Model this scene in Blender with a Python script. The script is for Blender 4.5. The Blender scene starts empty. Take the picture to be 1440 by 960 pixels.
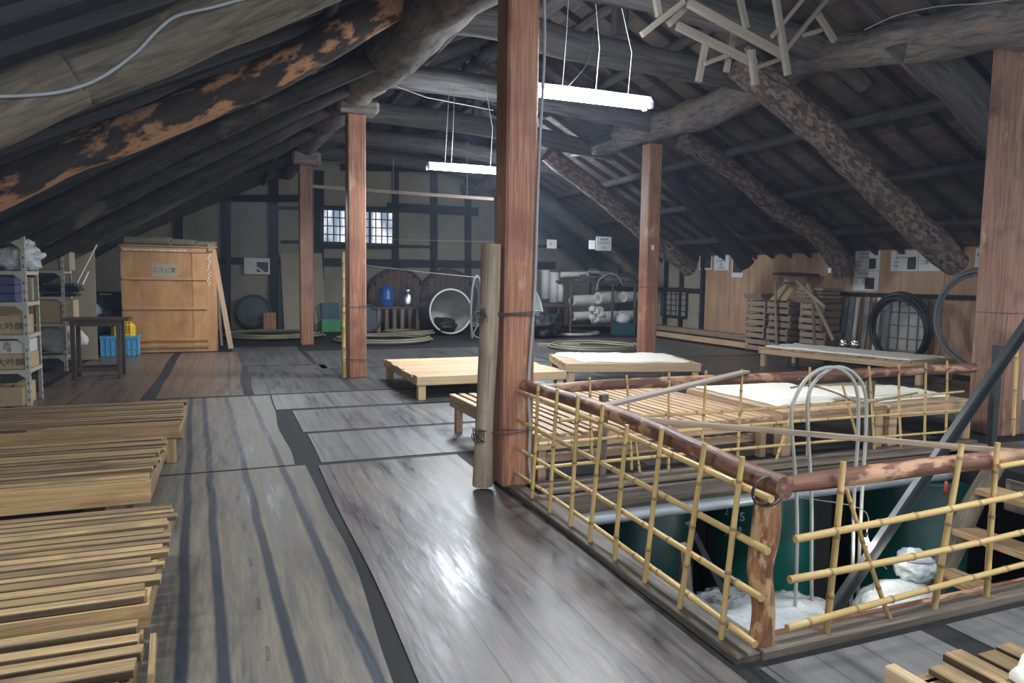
import bpy, math, random
from mathutils import Vector, Matrix, noise
rnd = random.Random(7)
V3 = Vector
PI = math.pi
col = bpy.context.scene.collection
sc = bpy.context.scene

# ------------------------------------------------------------------ camera
FOC = 1000.0
TH = math.radians(21.7); PT = math.atan(.087); RO = -.014
CAM = V3((0, 0, 1.6))
_f0 = V3((math.sin(TH), math.cos(TH), 0)); _r0 = V3((math.cos(TH), -math.sin(TH), 0))
_F = _f0 * math.cos(PT) + V3((0, 0, -math.sin(PT)))
_u0 = _f0 * math.sin(PT) + V3((0, 0, math.cos(PT)))
_R = _r0 * math.cos(RO) - _u0 * math.sin(RO)
_U = _u0 * math.cos(RO) + _r0 * math.sin(RO)
cd = bpy.data.cameras.new('camera'); cam = bpy.data.objects.new('camera', cd); col.objects.link(cam)
cd.sensor_width = 36; cd.lens = 36 * FOC / 1440; cd.clip_start = .05; cd.clip_end = 200
cam.matrix_world = Matrix(((_R.x, _U.x, -_F.x, CAM.x), (_R.y, _U.y, -_F.y, CAM.y), (_R.z, _U.z, -_F.z, CAM.z), (0, 0, 0, 1)))
sc.camera = cam

def P(px, py, ax, v):
    """point of the building seen at a photo pixel on the plane ax = v"""
    d = _F + _R * ((px - 720) / FOC) - _U * ((py - 480) / FOC)
    i = 'xyz'.index(ax)
    return CAM + d * ((v - CAM[i]) / d[i])

# ------------------------------------------------------------------ materials
def mat(name):
    m = bpy.data.materials.new(name); m.use_nodes = True
    nt = m.node_tree; b = nt.nodes['Principled BSDF']
    return m, nt, b
def N(nt, t, **kw):
    n = nt.nodes.new(t)
    for k, v in kw.items():
        if k.startswith('i_'): n.inputs[k[2:].replace('_', ' ')].default_value = v
        else: setattr(n, k, v)
    return n
def L(nt, a, b): nt.links.new(a, b)
def rgba(c): return (c[0], c[1], c[2], 1)
def plain(name, c, rough=.5, metal=0, emit=0, trans=0, noise_amt=.25, scale=6, bump=.1):
    m, nt, b = mat(name)
    b.inputs['Roughness'].default_value = rough; b.inputs['Metallic'].default_value = metal
    at = N(nt, 'ShaderNodeAttribute', attribute_name='g')
    no = N(nt, 'ShaderNodeTexNoise'); no.inputs['Scale'].default_value = scale; no.inputs['Detail'].default_value = 5
    L(nt, at.outputs['Vector'], no.inputs['Vector'])
    mx = N(nt, 'ShaderNodeMix', data_type='RGBA')
    mx.inputs[6].default_value = rgba([x * (1 - noise_amt) for x in c]); mx.inputs[7].default_value = rgba([min(1, x * (1 + noise_amt)) for x in c])
    L(nt, no.outputs['Fac'], mx.inputs[0]); L(nt, mx.outputs[2], b.inputs['Base Color'])
    if bump:
        bp = N(nt, 'ShaderNodeBump'); bp.inputs['Strength'].default_value = bump; bp.inputs['Distance'].default_value = .02
        L(nt, no.outputs['Fac'], bp.inputs['Height']); L(nt, bp.outputs[0], b.inputs['Normal'])
    if emit:
        b.inputs['Emission Color'].default_value = rgba(c); b.inputs['Emission Strength'].default_value = emit
    if trans: b.inputs['Transmission Weight'].default_value = trans
    return m
def wood(name, ca, cb, gs=(28, 28, 1.6), rough=.6, var=.5, bump=.25, patch=None, pscale=2.0, pthr=.6, dirt=None, spec=.4):
    """grain runs along each piece; 'r' shifts the tone of each piece"""
    m, nt, b = mat(name)
    b.inputs['Roughness'].default_value = rough; b.inputs['Specular IOR Level'].default_value = spec
    at = N(nt, 'ShaderNodeAttribute', attribute_name='g'); ar = N(nt, 'ShaderNodeAttribute', attribute_name='r')
    mp = N(nt, 'ShaderNodeMapping'); mp.inputs['Scale'].default_value = gs
    L(nt, at.outputs['Vector'], mp.inputs['Vector'])
    no = N(nt, 'ShaderNodeTexNoise'); no.inputs['Scale'].default_value = 1; no.inputs['Detail'].default_value = 7; no.inputs['Roughness'].default_value = .65; no.inputs['Distortion'].default_value = .6
    L(nt, mp.outputs[0], no.inputs['Vector'])
    rp = N(nt, 'ShaderNodeValToRGB'); rp.color_ramp.elements[0].position = .3; rp.color_ramp.elements[1].position = .7
    rp.color_ramp.elements[0].color = rgba(ca); rp.color_ramp.elements[1].color = rgba(cb)
    L(nt, no.outputs['Fac'], rp.inputs[0])
    last = rp.outputs[0]
    if patch:
        pm = N(nt, 'ShaderNodeMapping'); pm.inputs['Scale'].default_value = (pscale * 2.2, pscale * 2.2, pscale)
        L(nt, at.outputs['Vector'], pm.inputs['Vector'])
        pn = N(nt, 'ShaderNodeTexNoise'); pn.inputs['Scale'].default_value = 1; pn.inputs['Detail'].default_value = 8; pn.inputs['Roughness'].default_value = .6
        L(nt, pm.outputs[0], pn.inputs['Vector'])
        pr = N(nt, 'ShaderNodeMapRange'); pr.inputs['From Min'].default_value = pthr; pr.inputs['From Max'].default_value = pthr + .06
        L(nt, pn.outputs['Fac'], pr.inputs['Value'])
        mx = N(nt, 'ShaderNodeMix', data_type='RGBA'); mx.inputs[7].default_value = rgba(patch)
        L(nt, pr.outputs[0], mx.inputs[0]); L(nt, last, mx.inputs[6]); last = mx.outputs[2]
    if dirt:
        dn = N(nt, 'ShaderNodeTexNoise'); dn.inputs['Scale'].default_value = 2.3; dn.inputs['Detail'].default_value = 6
        L(nt, at.outputs['Vector'], dn.inputs['Vector'])
        dr = N(nt, 'ShaderNodeMapRange'); dr.inputs['From Min'].default_value = .52; dr.inputs['From Max'].default_value = .75
        L(nt, dn.outputs['Fac'], dr.inputs['Value'])
        mx = N(nt, 'ShaderNodeMix', data_type='RGBA'); mx.inputs[7].default_value = rgba(dirt)
        L(nt, dr.outputs[0], mx.inputs[0]); L(nt, last, mx.inputs[6]); last = mx.outputs[2]
    mr = N(nt, 'ShaderNodeMapRange'); mr.inputs['To Min'].default_value = 1 - var / 2; mr.inputs['To Max'].default_value = 1 + var / 2
    L(nt, ar.outputs['Fac'], mr.inputs['Value'])
    vm = N(nt, 'ShaderNodeVectorMath', operation='SCALE'); L(nt, last, vm.inputs[0]); L(nt, mr.outputs[0], vm.inputs['Scale'])
    L(nt, vm.outputs[0], b.inputs['Base Color'])
    bp = N(nt, 'ShaderNodeBump'); bp.inputs['Strength'].default_value = bump; bp.inputs['Distance'].default_value = .01
    L(nt, no.outputs['Fac'], bp.inputs['Height']); L(nt, bp.outputs[0], b.inputs['Normal'])
    return m

M = {}
M['post'] = wood('red_brown_post_wood', (.17, .06, .03), (.49, .245, .14), gs=(60, 60, 1.6), rough=.5, bump=.5, patch=(.50, .29, .17), pscale=1.3, pthr=.6, dirt=(.20, .07, .04))
M['post_old'] = wood('worn_post_wood', (.13, .06, .04), (.38, .21, .14), gs=(50, 50, 1.6), rough=.65, bump=.4, patch=(.40, .25, .16), pscale=1.6, pthr=.6, dirt=(.07, .04, .03))
M['log'] = wood('dusty_dark_log', (.075, .064, .058), (.33, .29, .26), gs=(16, 16, 3), rough=.85, bump=1.0, patch=(.30, .22, .17), pscale=1.1, pthr=.58, spec=.2)
M['log_left'] = wood('sooty_log', (.011, .009, .007), (.06, .046, .035), gs=(16, 16, 3), rough=.8, bump=.6, patch=(.11, .09, .065), pscale=.9, pthr=.6, spec=.3)
M['log_orange'] = wood('sooty_log_with_worn_orange_patches', (.018, .013, .01), (.07, .05, .038), gs=(14, 14, 2), rough=.8, bump=.6, patch=(.46, .23, .115), pscale=1.9, pthr=.52, spec=.3)
M['log_grey'] = wood('dusty_grey_log', (.06, .048, .035), (.20, .165, .12), gs=(22, 22, 3), rough=.85, bump=.9, patch=(.38, .21, .09), pscale=1.2, pthr=.66, spec=.2)
M['log_bark'] = wood('scaly_bark_log', (.035, .028, .027), (.17, .13, .11), gs=(12, 12, 5), rough=.9, bump=1.2, patch=(.23, .17, .14), pscale=8, pthr=.50, spec=.2)
M['beam'] = wood('smoked_beam', (.04, .036, .036), (.15, .135, .128), gs=(18, 18, 1.2), rough=.8, bump=.3, spec=.3)
M['black_timber'] = wood('blackened_timber', (.008, .007, .007), (.03, .026, .024), rough=.75, bump=.3)
M['rafter'] = wood('sooty_rafter', (.028, .024, .024), (.08, .068, .064), rough=.8, bump=.2)
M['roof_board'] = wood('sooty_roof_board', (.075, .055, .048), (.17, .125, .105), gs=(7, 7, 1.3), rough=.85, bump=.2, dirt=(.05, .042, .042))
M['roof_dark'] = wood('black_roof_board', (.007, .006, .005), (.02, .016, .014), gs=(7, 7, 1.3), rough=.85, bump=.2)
M['slat'] = wood('weathered_slat', (.15, .09, .042), (.52, .35, .165), gs=(70, 70, 2.2), rough=.6, var=.7, bump=.7, dirt=(.10, .07, .045))
M['slat_clean'] = wood('pale_cedar_slat', (.46, .31, .18), (.66, .47, .27), gs=(35, 35, 1.4), rough=.6, var=.25, bump=.25)
M['slat_brown'] = wood('brown_slat', (.34, .21, .12), (.62, .43, .27), gs=(45, 45, 1.6), rough=.6, var=.35, bump=.3)
M['bamboo'] = None
M['rail_log'] = wood('polished_rail_log', (.075, .028, .018), (.30, .135, .08), gs=(30, 30, 1.6), rough=.4, bump=.8, patch=(.52, .29, .17), pscale=3.6, pthr=.53, var=.3, dirt=(.10, .045, .03))
M['pole_pale'] = wood('weathered_pale_pole', (.22, .155, .105), (.52, .40, .29), gs=(50, 50, 1.6), rough=.7, bump=.5, dirt=(.20, .14, .10), var=.2)
M['corner_log'] = wood('peeled_corner_log', (.13, .05, .025), (.46, .22, .095), gs=(24, 24, 5), rough=.65, bump=1.0, patch=(.55, .35, .18), pscale=6, pthr=.52)
M['grey_lath'] = wood('grey_lath', (.22, .18, .14), (.38, .32, .26), gs=(30, 30, 1), rough=.7, var=.2)
M['old_plank'] = wood('old_grey_plank', (.055, .045, .035), (.24, .19, .145), gs=(40, 40, 1.4), rough=.5, bump=.5, var=.7)
M['tread'] = wood('worn_stair_tread', (.17, .10, .05), (.45, .30, .16), gs=(40, 40, 1.4), rough=.6, bump=.4)
M['plywood'] = wood('orange_plywood', (.36, .175, .07), (.56, .31, .13), gs=(5, 5, .8), rough=.5, bump=.05, var=.25, dirt=(.30, .15, .07))
M['plywood_wall'] = wood('brown_plywood_wall', (.34, .19, .11), (.54, .33, .20), gs=(6, 6, .6), rough=.55, bump=.05, var=.35)
M['crate_wood'] = wood('dusty_crate_wood', (.14, .10, .07), (.34, .25, .18), rough=.75, var=.8)
M['dark_table'] = wood('dark_table_wood', (.05, .035, .03), (.13, .085, .065), rough=.55)
M['plaster'] = plain('mud_plaster', (.30, .27, .20), .95, noise_amt=.35, scale=1.6, bump=.3)
M['cardboard'] = plain('cardboard', (.46, .34, .19), .8, noise_amt=.12)
M['cardboard_pale'] = plain('pale_board', (.36, .30, .215), .8, noise_amt=.12, scale=2)
M['white_box'] = plain('white_carton', (.62, .61, .56), .6, noise_amt=.06)
M['purple_box'] = plain('violet_blue_carton', (.075, .075, .19), .5, noise_amt=.35, scale=14)
M['rack'] = plain('cream_steel', (.50, .48, .40), .5, noise_amt=.08)
M['hole'] = plain('black_slot', (.03, .03, .03), .8)
M['black'] = plain('matt_black', (.012, .012, .013), .6)
M['rubber'] = plain('black_rubber', (.008, .009, .010), .75, noise_amt=.4, scale=3, bump=.3)
M['black_hose'] = plain('black_hose', (.02, .024, .027), .35)
M['grey_hose'] = plain('blue_grey_hose', (.16, .18, .19), .45)
M['pale_hose'] = plain('pale_grey_hose', (.40, .39, .35), .45)
M['olive_hose'] = plain('olive_hose', (.22, .20, .13), .5)
M['cable'] = plain('grey_cable', (.34, .36, .38), .5)
M['wire'] = plain('thin_wire', (.30, .30, .30), .5)
M['dark_wire'] = plain('dark_twisted_wire', (.06, .06, .065), .45, metal=.4)
M['steel'] = plain('painted_steel_channel', (.07, .075, .078), .4, metal=.5)
M['chrome'] = plain('polished_steel', (.85, .85, .85), .3, metal=1, noise_amt=.05)
M['galv'] = plain('galvanised_pipe', (.38, .41, .43), .4, metal=.5)
M['pole_grey'] = plain('grey_pole', (.20, .21, .21), .6)
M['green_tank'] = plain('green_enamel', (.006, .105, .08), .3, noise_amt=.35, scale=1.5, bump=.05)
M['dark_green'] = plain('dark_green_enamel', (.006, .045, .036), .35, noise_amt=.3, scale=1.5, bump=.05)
M['rust_tank'] = plain('dark_brown_tank', (.022, .017, .015), .55, noise_amt=.4)
M['white_plastic'] = plain('white_plastic', (.52, .55, .56), .35, noise_amt=.16, scale=22, bump=1.0)
M['white_roll'] = plain('white_roll', (.66, .65, .62), .6, noise_amt=.15)
M['slat_edge'] = wood('dark_slat_edge', (.03, .02, .012), (.14, .09, .045), gs=(40, 40, 2), rough=.7, var=.8)  # darker wood for the long side faces of the slats
M['slat_apron'] = wood('cleaner_apron_board', (.24, .14, .06), (.56, .37, .17), gs=(30, 30, 1.4), rough=.6, var=.3, bump=.5, dirt=(.22, .13, .06))
M['cloth'] = plain('cream_cloth', (.90, .86, .74), .95, noise_amt=.06, scale=3, bump=.3)
M['drum_out'] = plain('dark_grey_drum', (.045, .055, .065), .5)
M['drum_in'] = plain('drum_inside', (.33, .33, .29), .5)
M['rim'] = plain('pale_rim', (.62, .63, .60), .4)
M['blue_keg'] = plain('blue_plastic', (.02, .095, .34), .35, noise_amt=.1)
M['blue_crate'] = plain('sky_blue_plastic', (.09, .37, .62), .4, noise_amt=.1)
M['yellow'] = plain('yellow_plastic', (.75, .47, .02), .4, noise_amt=.1)
M['green_crate'] = plain('green_plastic', (.05, .30, .10), .4, noise_amt=.2)
M['teal_crate'] = plain('dark_teal_plastic', (.03, .10, .13), .4, noise_amt=.2)
M['barrel_front'] = wood('barrel_head', (.07, .04, .03), (.16, .095, .07), rough=.7, var=.3)
M['barrel_ring'] = plain('dark_barrel_wall', (.05, .05, .052), .7)
M['paper'] = plain('white_paper', (.72, .74, .74), .8, noise_amt=.03)
M['ink'] = plain('grey_print', (.04, .04, .045), .8)
M['photo'] = plain('dark_print', (.05, .04, .04), .6, noise_amt=.7, scale=18)
M['lamp_white'] = plain('white_lamp_metal', (.8, .82, .85), .4)
M['tube'] = plain('fluorescent_tube', (.90, .96, 1.0), .3, emit=34, noise_amt=0, bump=0)
M['bulb'] = plain('glowing_bulb', (1.0, .93, .82), .3, emit=40, noise_amt=0, bump=0)
M['grid'] = plain('window_muntin', (.02, .02, .022), .6)
M['lettering_white'] = plain('white_stencil', (.75, .78, .76), .6)
M['red'] = plain('orange_red_plastic', (.55, .10, .03), .5)
M['glass_pale'] = plain('dusty_frosted_pane', (.40, .43, .42), .35, noise_amt=.2)
M['pane_olive'] = plain('dusty_paper_pane', (.28, .27, .21), .7, noise_amt=.2)

def bamboo_mat():
    m, nt, b = mat('yellow_bamboo'); b.inputs['Roughness'].default_value = .38
    at = N(nt, 'ShaderNodeAttribute', attribute_name='g'); ar = N(nt, 'ShaderNodeAttribute', attribute_name='r')
    mp = N(nt, 'ShaderNodeMapping'); mp.inputs['Scale'].default_value = (40, 40, 3); L(nt, at.outputs['Vector'], mp.inputs['Vector'])
    no = N(nt, 'ShaderNodeTexNoise'); no.inputs['Scale'].default_value = 1; no.inputs['Detail'].default_value = 4; L(nt, mp.outputs[0], no.inputs['Vector'])
    mx = N(nt, 'ShaderNodeMix', data_type='RGBA'); mx.inputs[6].default_value = (.50, .31, .10, 1); mx.inputs[7].default_value = (.80, .58, .25, 1); L(nt, no.outputs['Fac'], mx.inputs[0])
    m2 = N(nt, 'ShaderNodeMix', data_type='RGBA'); m2.inputs[7].default_value = (.17, .10, .04, 1); L(nt, mx.outputs[2], m2.inputs[6]); L(nt, ar.outputs['Fac'], m2.inputs[0])
    L(nt, m2.outputs[2], b.inputs['Base Color']); return m
M['bamboo'] = bamboo_mat()

def floor_mat(name, tint, brown, stripe=0, rough=.22, thr=.5, wid=.42):
    """dark sheet flooring with the plank grain showing through; stripes run along the building"""
    m, nt, b = mat(name)
    ge = N(nt, 'ShaderNodeNewGeometry')
    mp = N(nt, 'ShaderNodeMapping'); mp.inputs['Scale'].default_value = (9, .7, 1); L(nt, ge.outputs['Position'], mp.inputs['Vector'])
    n1 = N(nt, 'ShaderNodeTexNoise'); n1.inputs['Scale'].default_value = 1; n1.inputs['Detail'].default_value = 8; n1.inputs['Roughness'].default_value = .6; n1.inputs['Distortion'].default_value = .25; L(nt, mp.outputs[0], n1.inputs['Vector'])
    n2 = N(nt, 'ShaderNodeTexNoise'); n2.inputs['Scale'].default_value = .8; n2.inputs['Detail'].default_value = 4; L(nt, ge.outputs['Position'], n2.inputs['Vector'])
    mpf = N(nt, 'ShaderNodeMapping'); mpf.inputs['Scale'].default_value = (60, 5, 1); L(nt, ge.outputs['Position'], mpf.inputs['Vector'])
    n3 = N(nt, 'ShaderNodeTexNoise'); n3.inputs['Scale'].default_value = 1; n3.inputs['Detail'].default_value = 5; n3.inputs['Distortion'].default_value = .8; L(nt, mpf.outputs[0], n3.inputs['Vector'])
    ad = N(nt, 'ShaderNodeMath', operation='ADD'); L(nt, n1.outputs['Fac'], ad.inputs[0])
    sb = N(nt, 'ShaderNodeMath', operation='MULTIPLY_ADD'); sb.inputs[1].default_value = .4; sb.inputs[2].default_value = -.2; L(nt, n2.outputs['Fac'], sb.inputs[0]); L(nt, sb.outputs[0], ad.inputs[1])
    a2 = N(nt, 'ShaderNodeMath', operation='MULTIPLY_ADD'); a2.inputs[1].default_value = .45; L(nt, n3.outputs['Fac'], a2.inputs[0]); L(nt, ad.outputs[0], a2.inputs[2])
    mr = N(nt, 'ShaderNodeMapRange'); mr.inputs['From Min'].default_value = thr; mr.inputs['From Max'].default_value = thr + wid; L(nt, a2.outputs[0], mr.inputs['Value'])
    mx = N(nt, 'ShaderNodeMix', data_type='RGBA'); mx.inputs[6].default_value = rgba(tint); mx.inputs[7].default_value = rgba(brown); L(nt, mr.outputs[0], mx.inputs[0])
    last = mx.outputs[2]
    sx = N(nt, 'ShaderNodeSeparateXYZ'); L(nt, ge.outputs['Position'], sx.inputs[0])
    if stripe:
        wob = N(nt, 'ShaderNodeMath', operation='MULTIPLY_ADD'); wob.inputs[1].default_value = .04; L(nt, sx.outputs[1], wob.inputs[0]); L(nt, sx.outputs[0], wob.inputs[2])
        w2 = N(nt, 'ShaderNodeMath', operation='MULTIPLY_ADD'); w2.inputs[1].default_value = .06; L(nt, n2.outputs['Fac'], w2.inputs[0]); L(nt, wob.outputs[0], w2.inputs[2])
        for xs in (-.72, -.42, -.06, .10, .37, .66):
            sbn = N(nt, 'ShaderNodeMath', operation='SUBTRACT'); sbn.inputs[1].default_value = xs; L(nt, w2.outputs[0], sbn.inputs[0])
            ab = N(nt, 'ShaderNodeMath', operation='ABSOLUTE'); L(nt, sbn.outputs[0], ab.inputs[0])
            ms = N(nt, 'ShaderNodeMapRange'); ms.inputs['From Min'].default_value = .018; ms.inputs['From Max'].default_value = .034; ms.inputs['To Min'].default_value = .92; ms.inputs['To Max'].default_value = 0; L(nt, ab.outputs[0], ms.inputs['Value'])
            m3 = N(nt, 'ShaderNodeMix', data_type='RGBA'); m3.inputs[7].default_value = (.018, .024, .04, 1); L(nt, ms.outputs[0], m3.inputs[0]); L(nt, last, m3.inputs[6]); last = m3.outputs[2]
    else:   # seams of the boards telegraphing through the sheet
        w2 = N(nt, 'ShaderNodeMath', operation='MULTIPLY_ADD'); w2.inputs[1].default_value = .05; L(nt, n2.outputs['Fac'], w2.inputs[0]); L(nt, sx.outputs[0], w2.inputs[2])
        for per, wd, st in ((.26, .004, .6), (.61, .016, .35)):
            md = N(nt, 'ShaderNodeMath', operation='PINGPONG'); md.inputs[1].default_value = per / 2; L(nt, w2.outputs[0], md.inputs[0])
            ms = N(nt, 'ShaderNodeMapRange'); ms.inputs['From Min'].default_value = wd * .5; ms.inputs['From Max'].default_value = wd * 1.6; ms.inputs['To Min'].default_value = st; ms.inputs['To Max'].default_value = 0; L(nt, md.outputs[0], ms.inputs['Value'])
            m3 = N(nt, 'ShaderNodeMix', data_type='RGBA'); m3.inputs[7].default_value = (.012, .016, .022, 1); L(nt, ms.outputs[0], m3.inputs[0]); L(nt, last, m3.inputs[6]); last = m3.outputs[2]
    L(nt, last, b.inputs['Base Color'])
    rr = N(nt, 'ShaderNodeMapRange'); rr.inputs['To Min'].default_value = rough - .08; rr.inputs['To Max'].default_value = rough + .22; rr.inputs['From Min'].default_value = .3; rr.inputs['From Max'].default_value = .75
    L(nt, a2.outputs[0], rr.inputs['Value']); L(nt, rr.outputs[0], b.inputs['Roughness'])
    mb2 = N(nt, 'ShaderNodeMapping'); mb2.inputs['Scale'].default_value = (5, 1.2, 1); L(nt, ge.outputs['Position'], mb2.inputs['Vector'])
    n4 = N(nt, 'ShaderNodeTexNoise'); n4.inputs['Scale'].default_value = 1; n4.inputs['Detail'].default_value = 3; L(nt, mb2.outputs[0], n4.inputs['Vector'])
    bp = N(nt, 'ShaderNodeBump'); bp.inputs['Strength'].default_value = .5; bp.inputs['Distance'].default_value = .02; L(nt, n4.outputs['Fac'], bp.inputs['Height'])
    bp2 = N(nt, 'ShaderNodeBump'); bp2.inputs['Strength'].default_value = .12; bp2.inputs['Distance'].default_value = .004; L(nt, n3.outputs['Fac'], bp2.inputs['Height']); L(nt, bp.outputs[0], bp2.inputs['Normal'])
    L(nt, bp2.outputs[0], b.inputs['Normal']); b.inputs['Specular IOR Level'].default_value = .6
    return m
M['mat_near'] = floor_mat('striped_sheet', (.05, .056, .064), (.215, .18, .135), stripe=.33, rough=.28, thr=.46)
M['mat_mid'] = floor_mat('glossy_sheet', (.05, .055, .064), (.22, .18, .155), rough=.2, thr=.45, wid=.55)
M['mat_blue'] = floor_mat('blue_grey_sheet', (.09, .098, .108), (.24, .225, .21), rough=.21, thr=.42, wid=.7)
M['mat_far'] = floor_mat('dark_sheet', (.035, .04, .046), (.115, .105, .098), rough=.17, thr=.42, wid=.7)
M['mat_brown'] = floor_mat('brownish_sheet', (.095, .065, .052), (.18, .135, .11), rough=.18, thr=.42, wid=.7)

def window_mat():
    m, nt, b = mat('curtained_frosted_pane'); ge = N(nt, 'ShaderNodeNewGeometry')
    mp = N(nt, 'ShaderNodeMapping'); mp.inputs['Scale'].default_value = (3.2, 1, .5); L(nt, ge.outputs['Position'], mp.inputs['Vector'])
    no = N(nt, 'ShaderNodeTexNoise'); no.inputs['Scale'].default_value = 1; no.inputs['Detail'].default_value = 3; L(nt, mp.outputs[0], no.inputs['Vector'])
    rp = N(nt, 'ShaderNodeValToRGB'); e = rp.color_ramp.elements; e[0].position = .38; e[0].color = (.18, .24, .34, 1); e[1].position = .58; e[1].color = (.95, .92, .97, 1)
    L(nt, no.outputs['Fac'], rp.inputs[0]); L(nt, rp.outputs[0], b.inputs['Base Color']); L(nt, rp.outputs[0], b.inputs['Emission Color'])
    b.inputs['Emission Strength'].default_value = 1.1; return m
M['window'] = window_mat()

# ------------------------------------------------------------------ mesh builder
def wloc(o):
    v = V3(o.location)
    while o.parent: o = o.parent; v += V3(o.location)
    return v
def tag(o, label=None, cat=None, group=None, kind=None):
    if label: o['label'] = label
    if cat: o['category'] = cat
    if group: o['group'] = group
    if kind: o['kind'] = kind
    return o
def thing(name, label, cat, loc=(0, 0, 0), group=None):
    o = bpy.data.objects.new(name, None); col.objects.link(o); o.location = loc; o.empty_display_size = .1
    return tag(o, label, cat, group)
def frame_of(d, up=(0, 0, 1)):
    z = V3(d).normalized(); up = V3(up)
    if abs(z.dot(up)) > .98: up = V3((0, 1, 0))
    x = up.cross(z).normalized(); y = z.cross(x)
    return x, y, z
class MB:
    def __init__(s): s.v = []; s.f = []; s.g = []; s.r = []; s.sm = []; s.mi = []; s.cur = 0
    def add(s, vs, fs, gs, r, smooth=False):
        o = len(s.v); s.v += [V3(v) for v in vs]; s.g += gs
        s.r += r if isinstance(r, list) else [r] * len(vs)
        for f in fs: s.f.append([i + o for i in f]); s.sm.append(smooth); s.mi.append(s.cur)
    def beam(s, p0, p1, w, h, up=(0, 0, 1), taper=1.0, r=None, edge=0):
        p0 = V3(p0); p1 = V3(p1); x, y, z = frame_of(p1 - p0, up); ln = (p1 - p0).length
        off = V3((rnd.uniform(0, 40), rnd.uniform(0, 40), rnd.uniform(0, 40)))
        vs = []; gs = []
        for k, (p, t) in enumerate(((p0, 1), (p1, taper))):
            for a, b in ((-1, -1), (1, -1), (1, 1), (-1, 1)):
                vs.append(p + x * (a * w / 2 * t) + y * (b * h / 2 * t)); gs.append(V3((a * w / 2, b * h / 2, k * ln)) + off)
        s.add(vs, [(3, 2, 1, 0), (4, 5, 6, 7), (0, 1, 5, 4), (1, 2, 6, 5), (2, 3, 7, 6), (3, 0, 4, 7)], gs, rnd.random() if r is None else r)
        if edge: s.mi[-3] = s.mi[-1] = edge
        return s
    def box(s, x0, x1, y0, y1, z0, z1, r=None):
        dx, dy, dz = x1 - x0, y1 - y0, z1 - z0; cx, cy, cz = (x0 + x1) / 2, (y0 + y1) / 2, (z0 + z1) / 2
        if dx >= dy and dx >= dz: return s.beam((x0, cy, cz), (x1, cy, cz), dy, dz, r=r)
        if dy >= dz: return s.beam((cx, y0, cz), (cx, y1, cz), dx, dz, r=r)
        return s.beam((cx, cy, z0), (cx, cy, z1), dx, dy, up=(0, 1, 0), r=r)
    def tube(s, pts, rad, n=8, wob=0, caps=True, rr=None, squash=1.0, closed=False):
        pts = [V3(p) for p in pts]; m = len(pts)
        rad = rad if isinstance(rad, (list, tuple)) else [rad] * m
        off = V3((rnd.uniform(0, 40), rnd.uniform(0, 40), rnd.uniform(0, 40)))
        vs = []; gs = []; rs = []; ln = 0; px = None; base = rnd.random()
        for i, p in enumerate(pts):
            if closed: d = pts[(i + 1) % m] - pts[i - 1]
            else: d = pts[min(i + 1, m - 1)] - pts[max(i - 1, 0)]
            d.normalize()
            if px is None: x, y, _ = frame_of(d)
            else:
                x = (px - d * px.dot(d)).normalized(); y = d.cross(x)
            px = x
            if i: ln += (p - pts[i - 1]).length
            for k in range(n):
                a = 2 * PI * k / n; q = rad[i]
                if wob:
                    q *= 1 + wob * noise.noise(V3((math.cos(a) * 1.3, math.sin(a) * 1.3, ln * 1.6)) + off)
                vs.append(p + x * (math.cos(a) * q) + y * (math.sin(a) * q * squash))
                gs.append(V3((math.cos(a) * q, math.sin(a) * q, ln)) + off)
                rs.append(base if rr is None else rr[i])
        fs = []
        for i in range(m if closed else m - 1):
            j = (i + 1) % m
            for k in range(n):
                k2 = (k + 1) % n; fs.append((i * n + k, i * n + k2, j * n + k2, j * n + k))
        s.add(vs, fs, gs, rs, True)
        if caps and not closed:
            for i, rev in ((0, True), (m - 1, False)):
                idx = [i * n + k for k in range(n)]
                s.add([vs[a] for a in idx], [list(range(n))[::-1] if rev else list(range(n))], [gs[a] for a in idx], [rs[a] for a in idx])
        return s
    def lathe(s, c, prof, n=24, axis=(0, 0, 1), rr=None):
        x, y, z = frame_of(axis); c = V3(c); vs = []; gs = []
        off = V3((rnd.uniform(0, 40), rnd.uniform(0, 40), rnd.uniform(0, 40)))
        for r, h in prof:
            for k in range(n):
                a = 2 * PI * k / n; vs.append(c + x * (r * math.cos(a)) + y * (r * math.sin(a)) + z * h); gs.append(V3((r * math.cos(a), r * math.sin(a), h)) + off)
        fs = [(i * n + k, i * n + (k + 1) % n, (i + 1) * n + (k + 1) % n, (i + 1) * n + k) for i in range(len(prof) - 1) for k in range(n)]
        s.add(vs, fs, gs, rnd.random() if rr is None else rr, True); return s
    def poly(s, pts, r=None):
        pts = [V3(p) for p in pts]; off = rnd.uniform(0, 40)
        s.add(pts, [list(range(len(pts)))], [p + V3((off, 0, 0)) for p in pts], rnd.random() if r is None else r); return s
    def plate(s, pts, n, t):
        """flat polygon thickened by t along n"""
        pts = [V3(p) for p in pts]; n = V3(n).normalized() * t; m = len(pts)
        vs = pts + [p + n for p in pts]
        s.add(vs, [list(range(m))[::-1], list(range(m, 2 * m))] + [(i, (i + 1) % m, m + (i + 1) % m, m + i) for i in range(m)], [V3(v) for v in vs], rnd.random()); return s
    def blob(s, c, rad, amp=.25, fr=2.0, nu=20, nv=14, flat=0.0):
        c = V3(c); o = V3((rnd.uniform(0, 40),) * 3); vs = []; gs = []
        for j in range(nv + 1):
            ph = PI * j / nv
            for i in range(nu):
                a = 2 * PI * i / nu; d = V3((math.sin(ph) * math.cos(a), math.sin(ph) * math.sin(a), math.cos(ph)))
                k = 1 + amp * noise.fractal(d * fr + o, 1, 2, 4)
                q = V3((d.x * rad[0] * k, d.y * rad[1] * k, d.z * rad[2] * k))
                if flat and q.z < -rad[2] * flat: q.z = -rad[2] * flat
                vs.append(c + q); gs.append(q + o)
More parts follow.
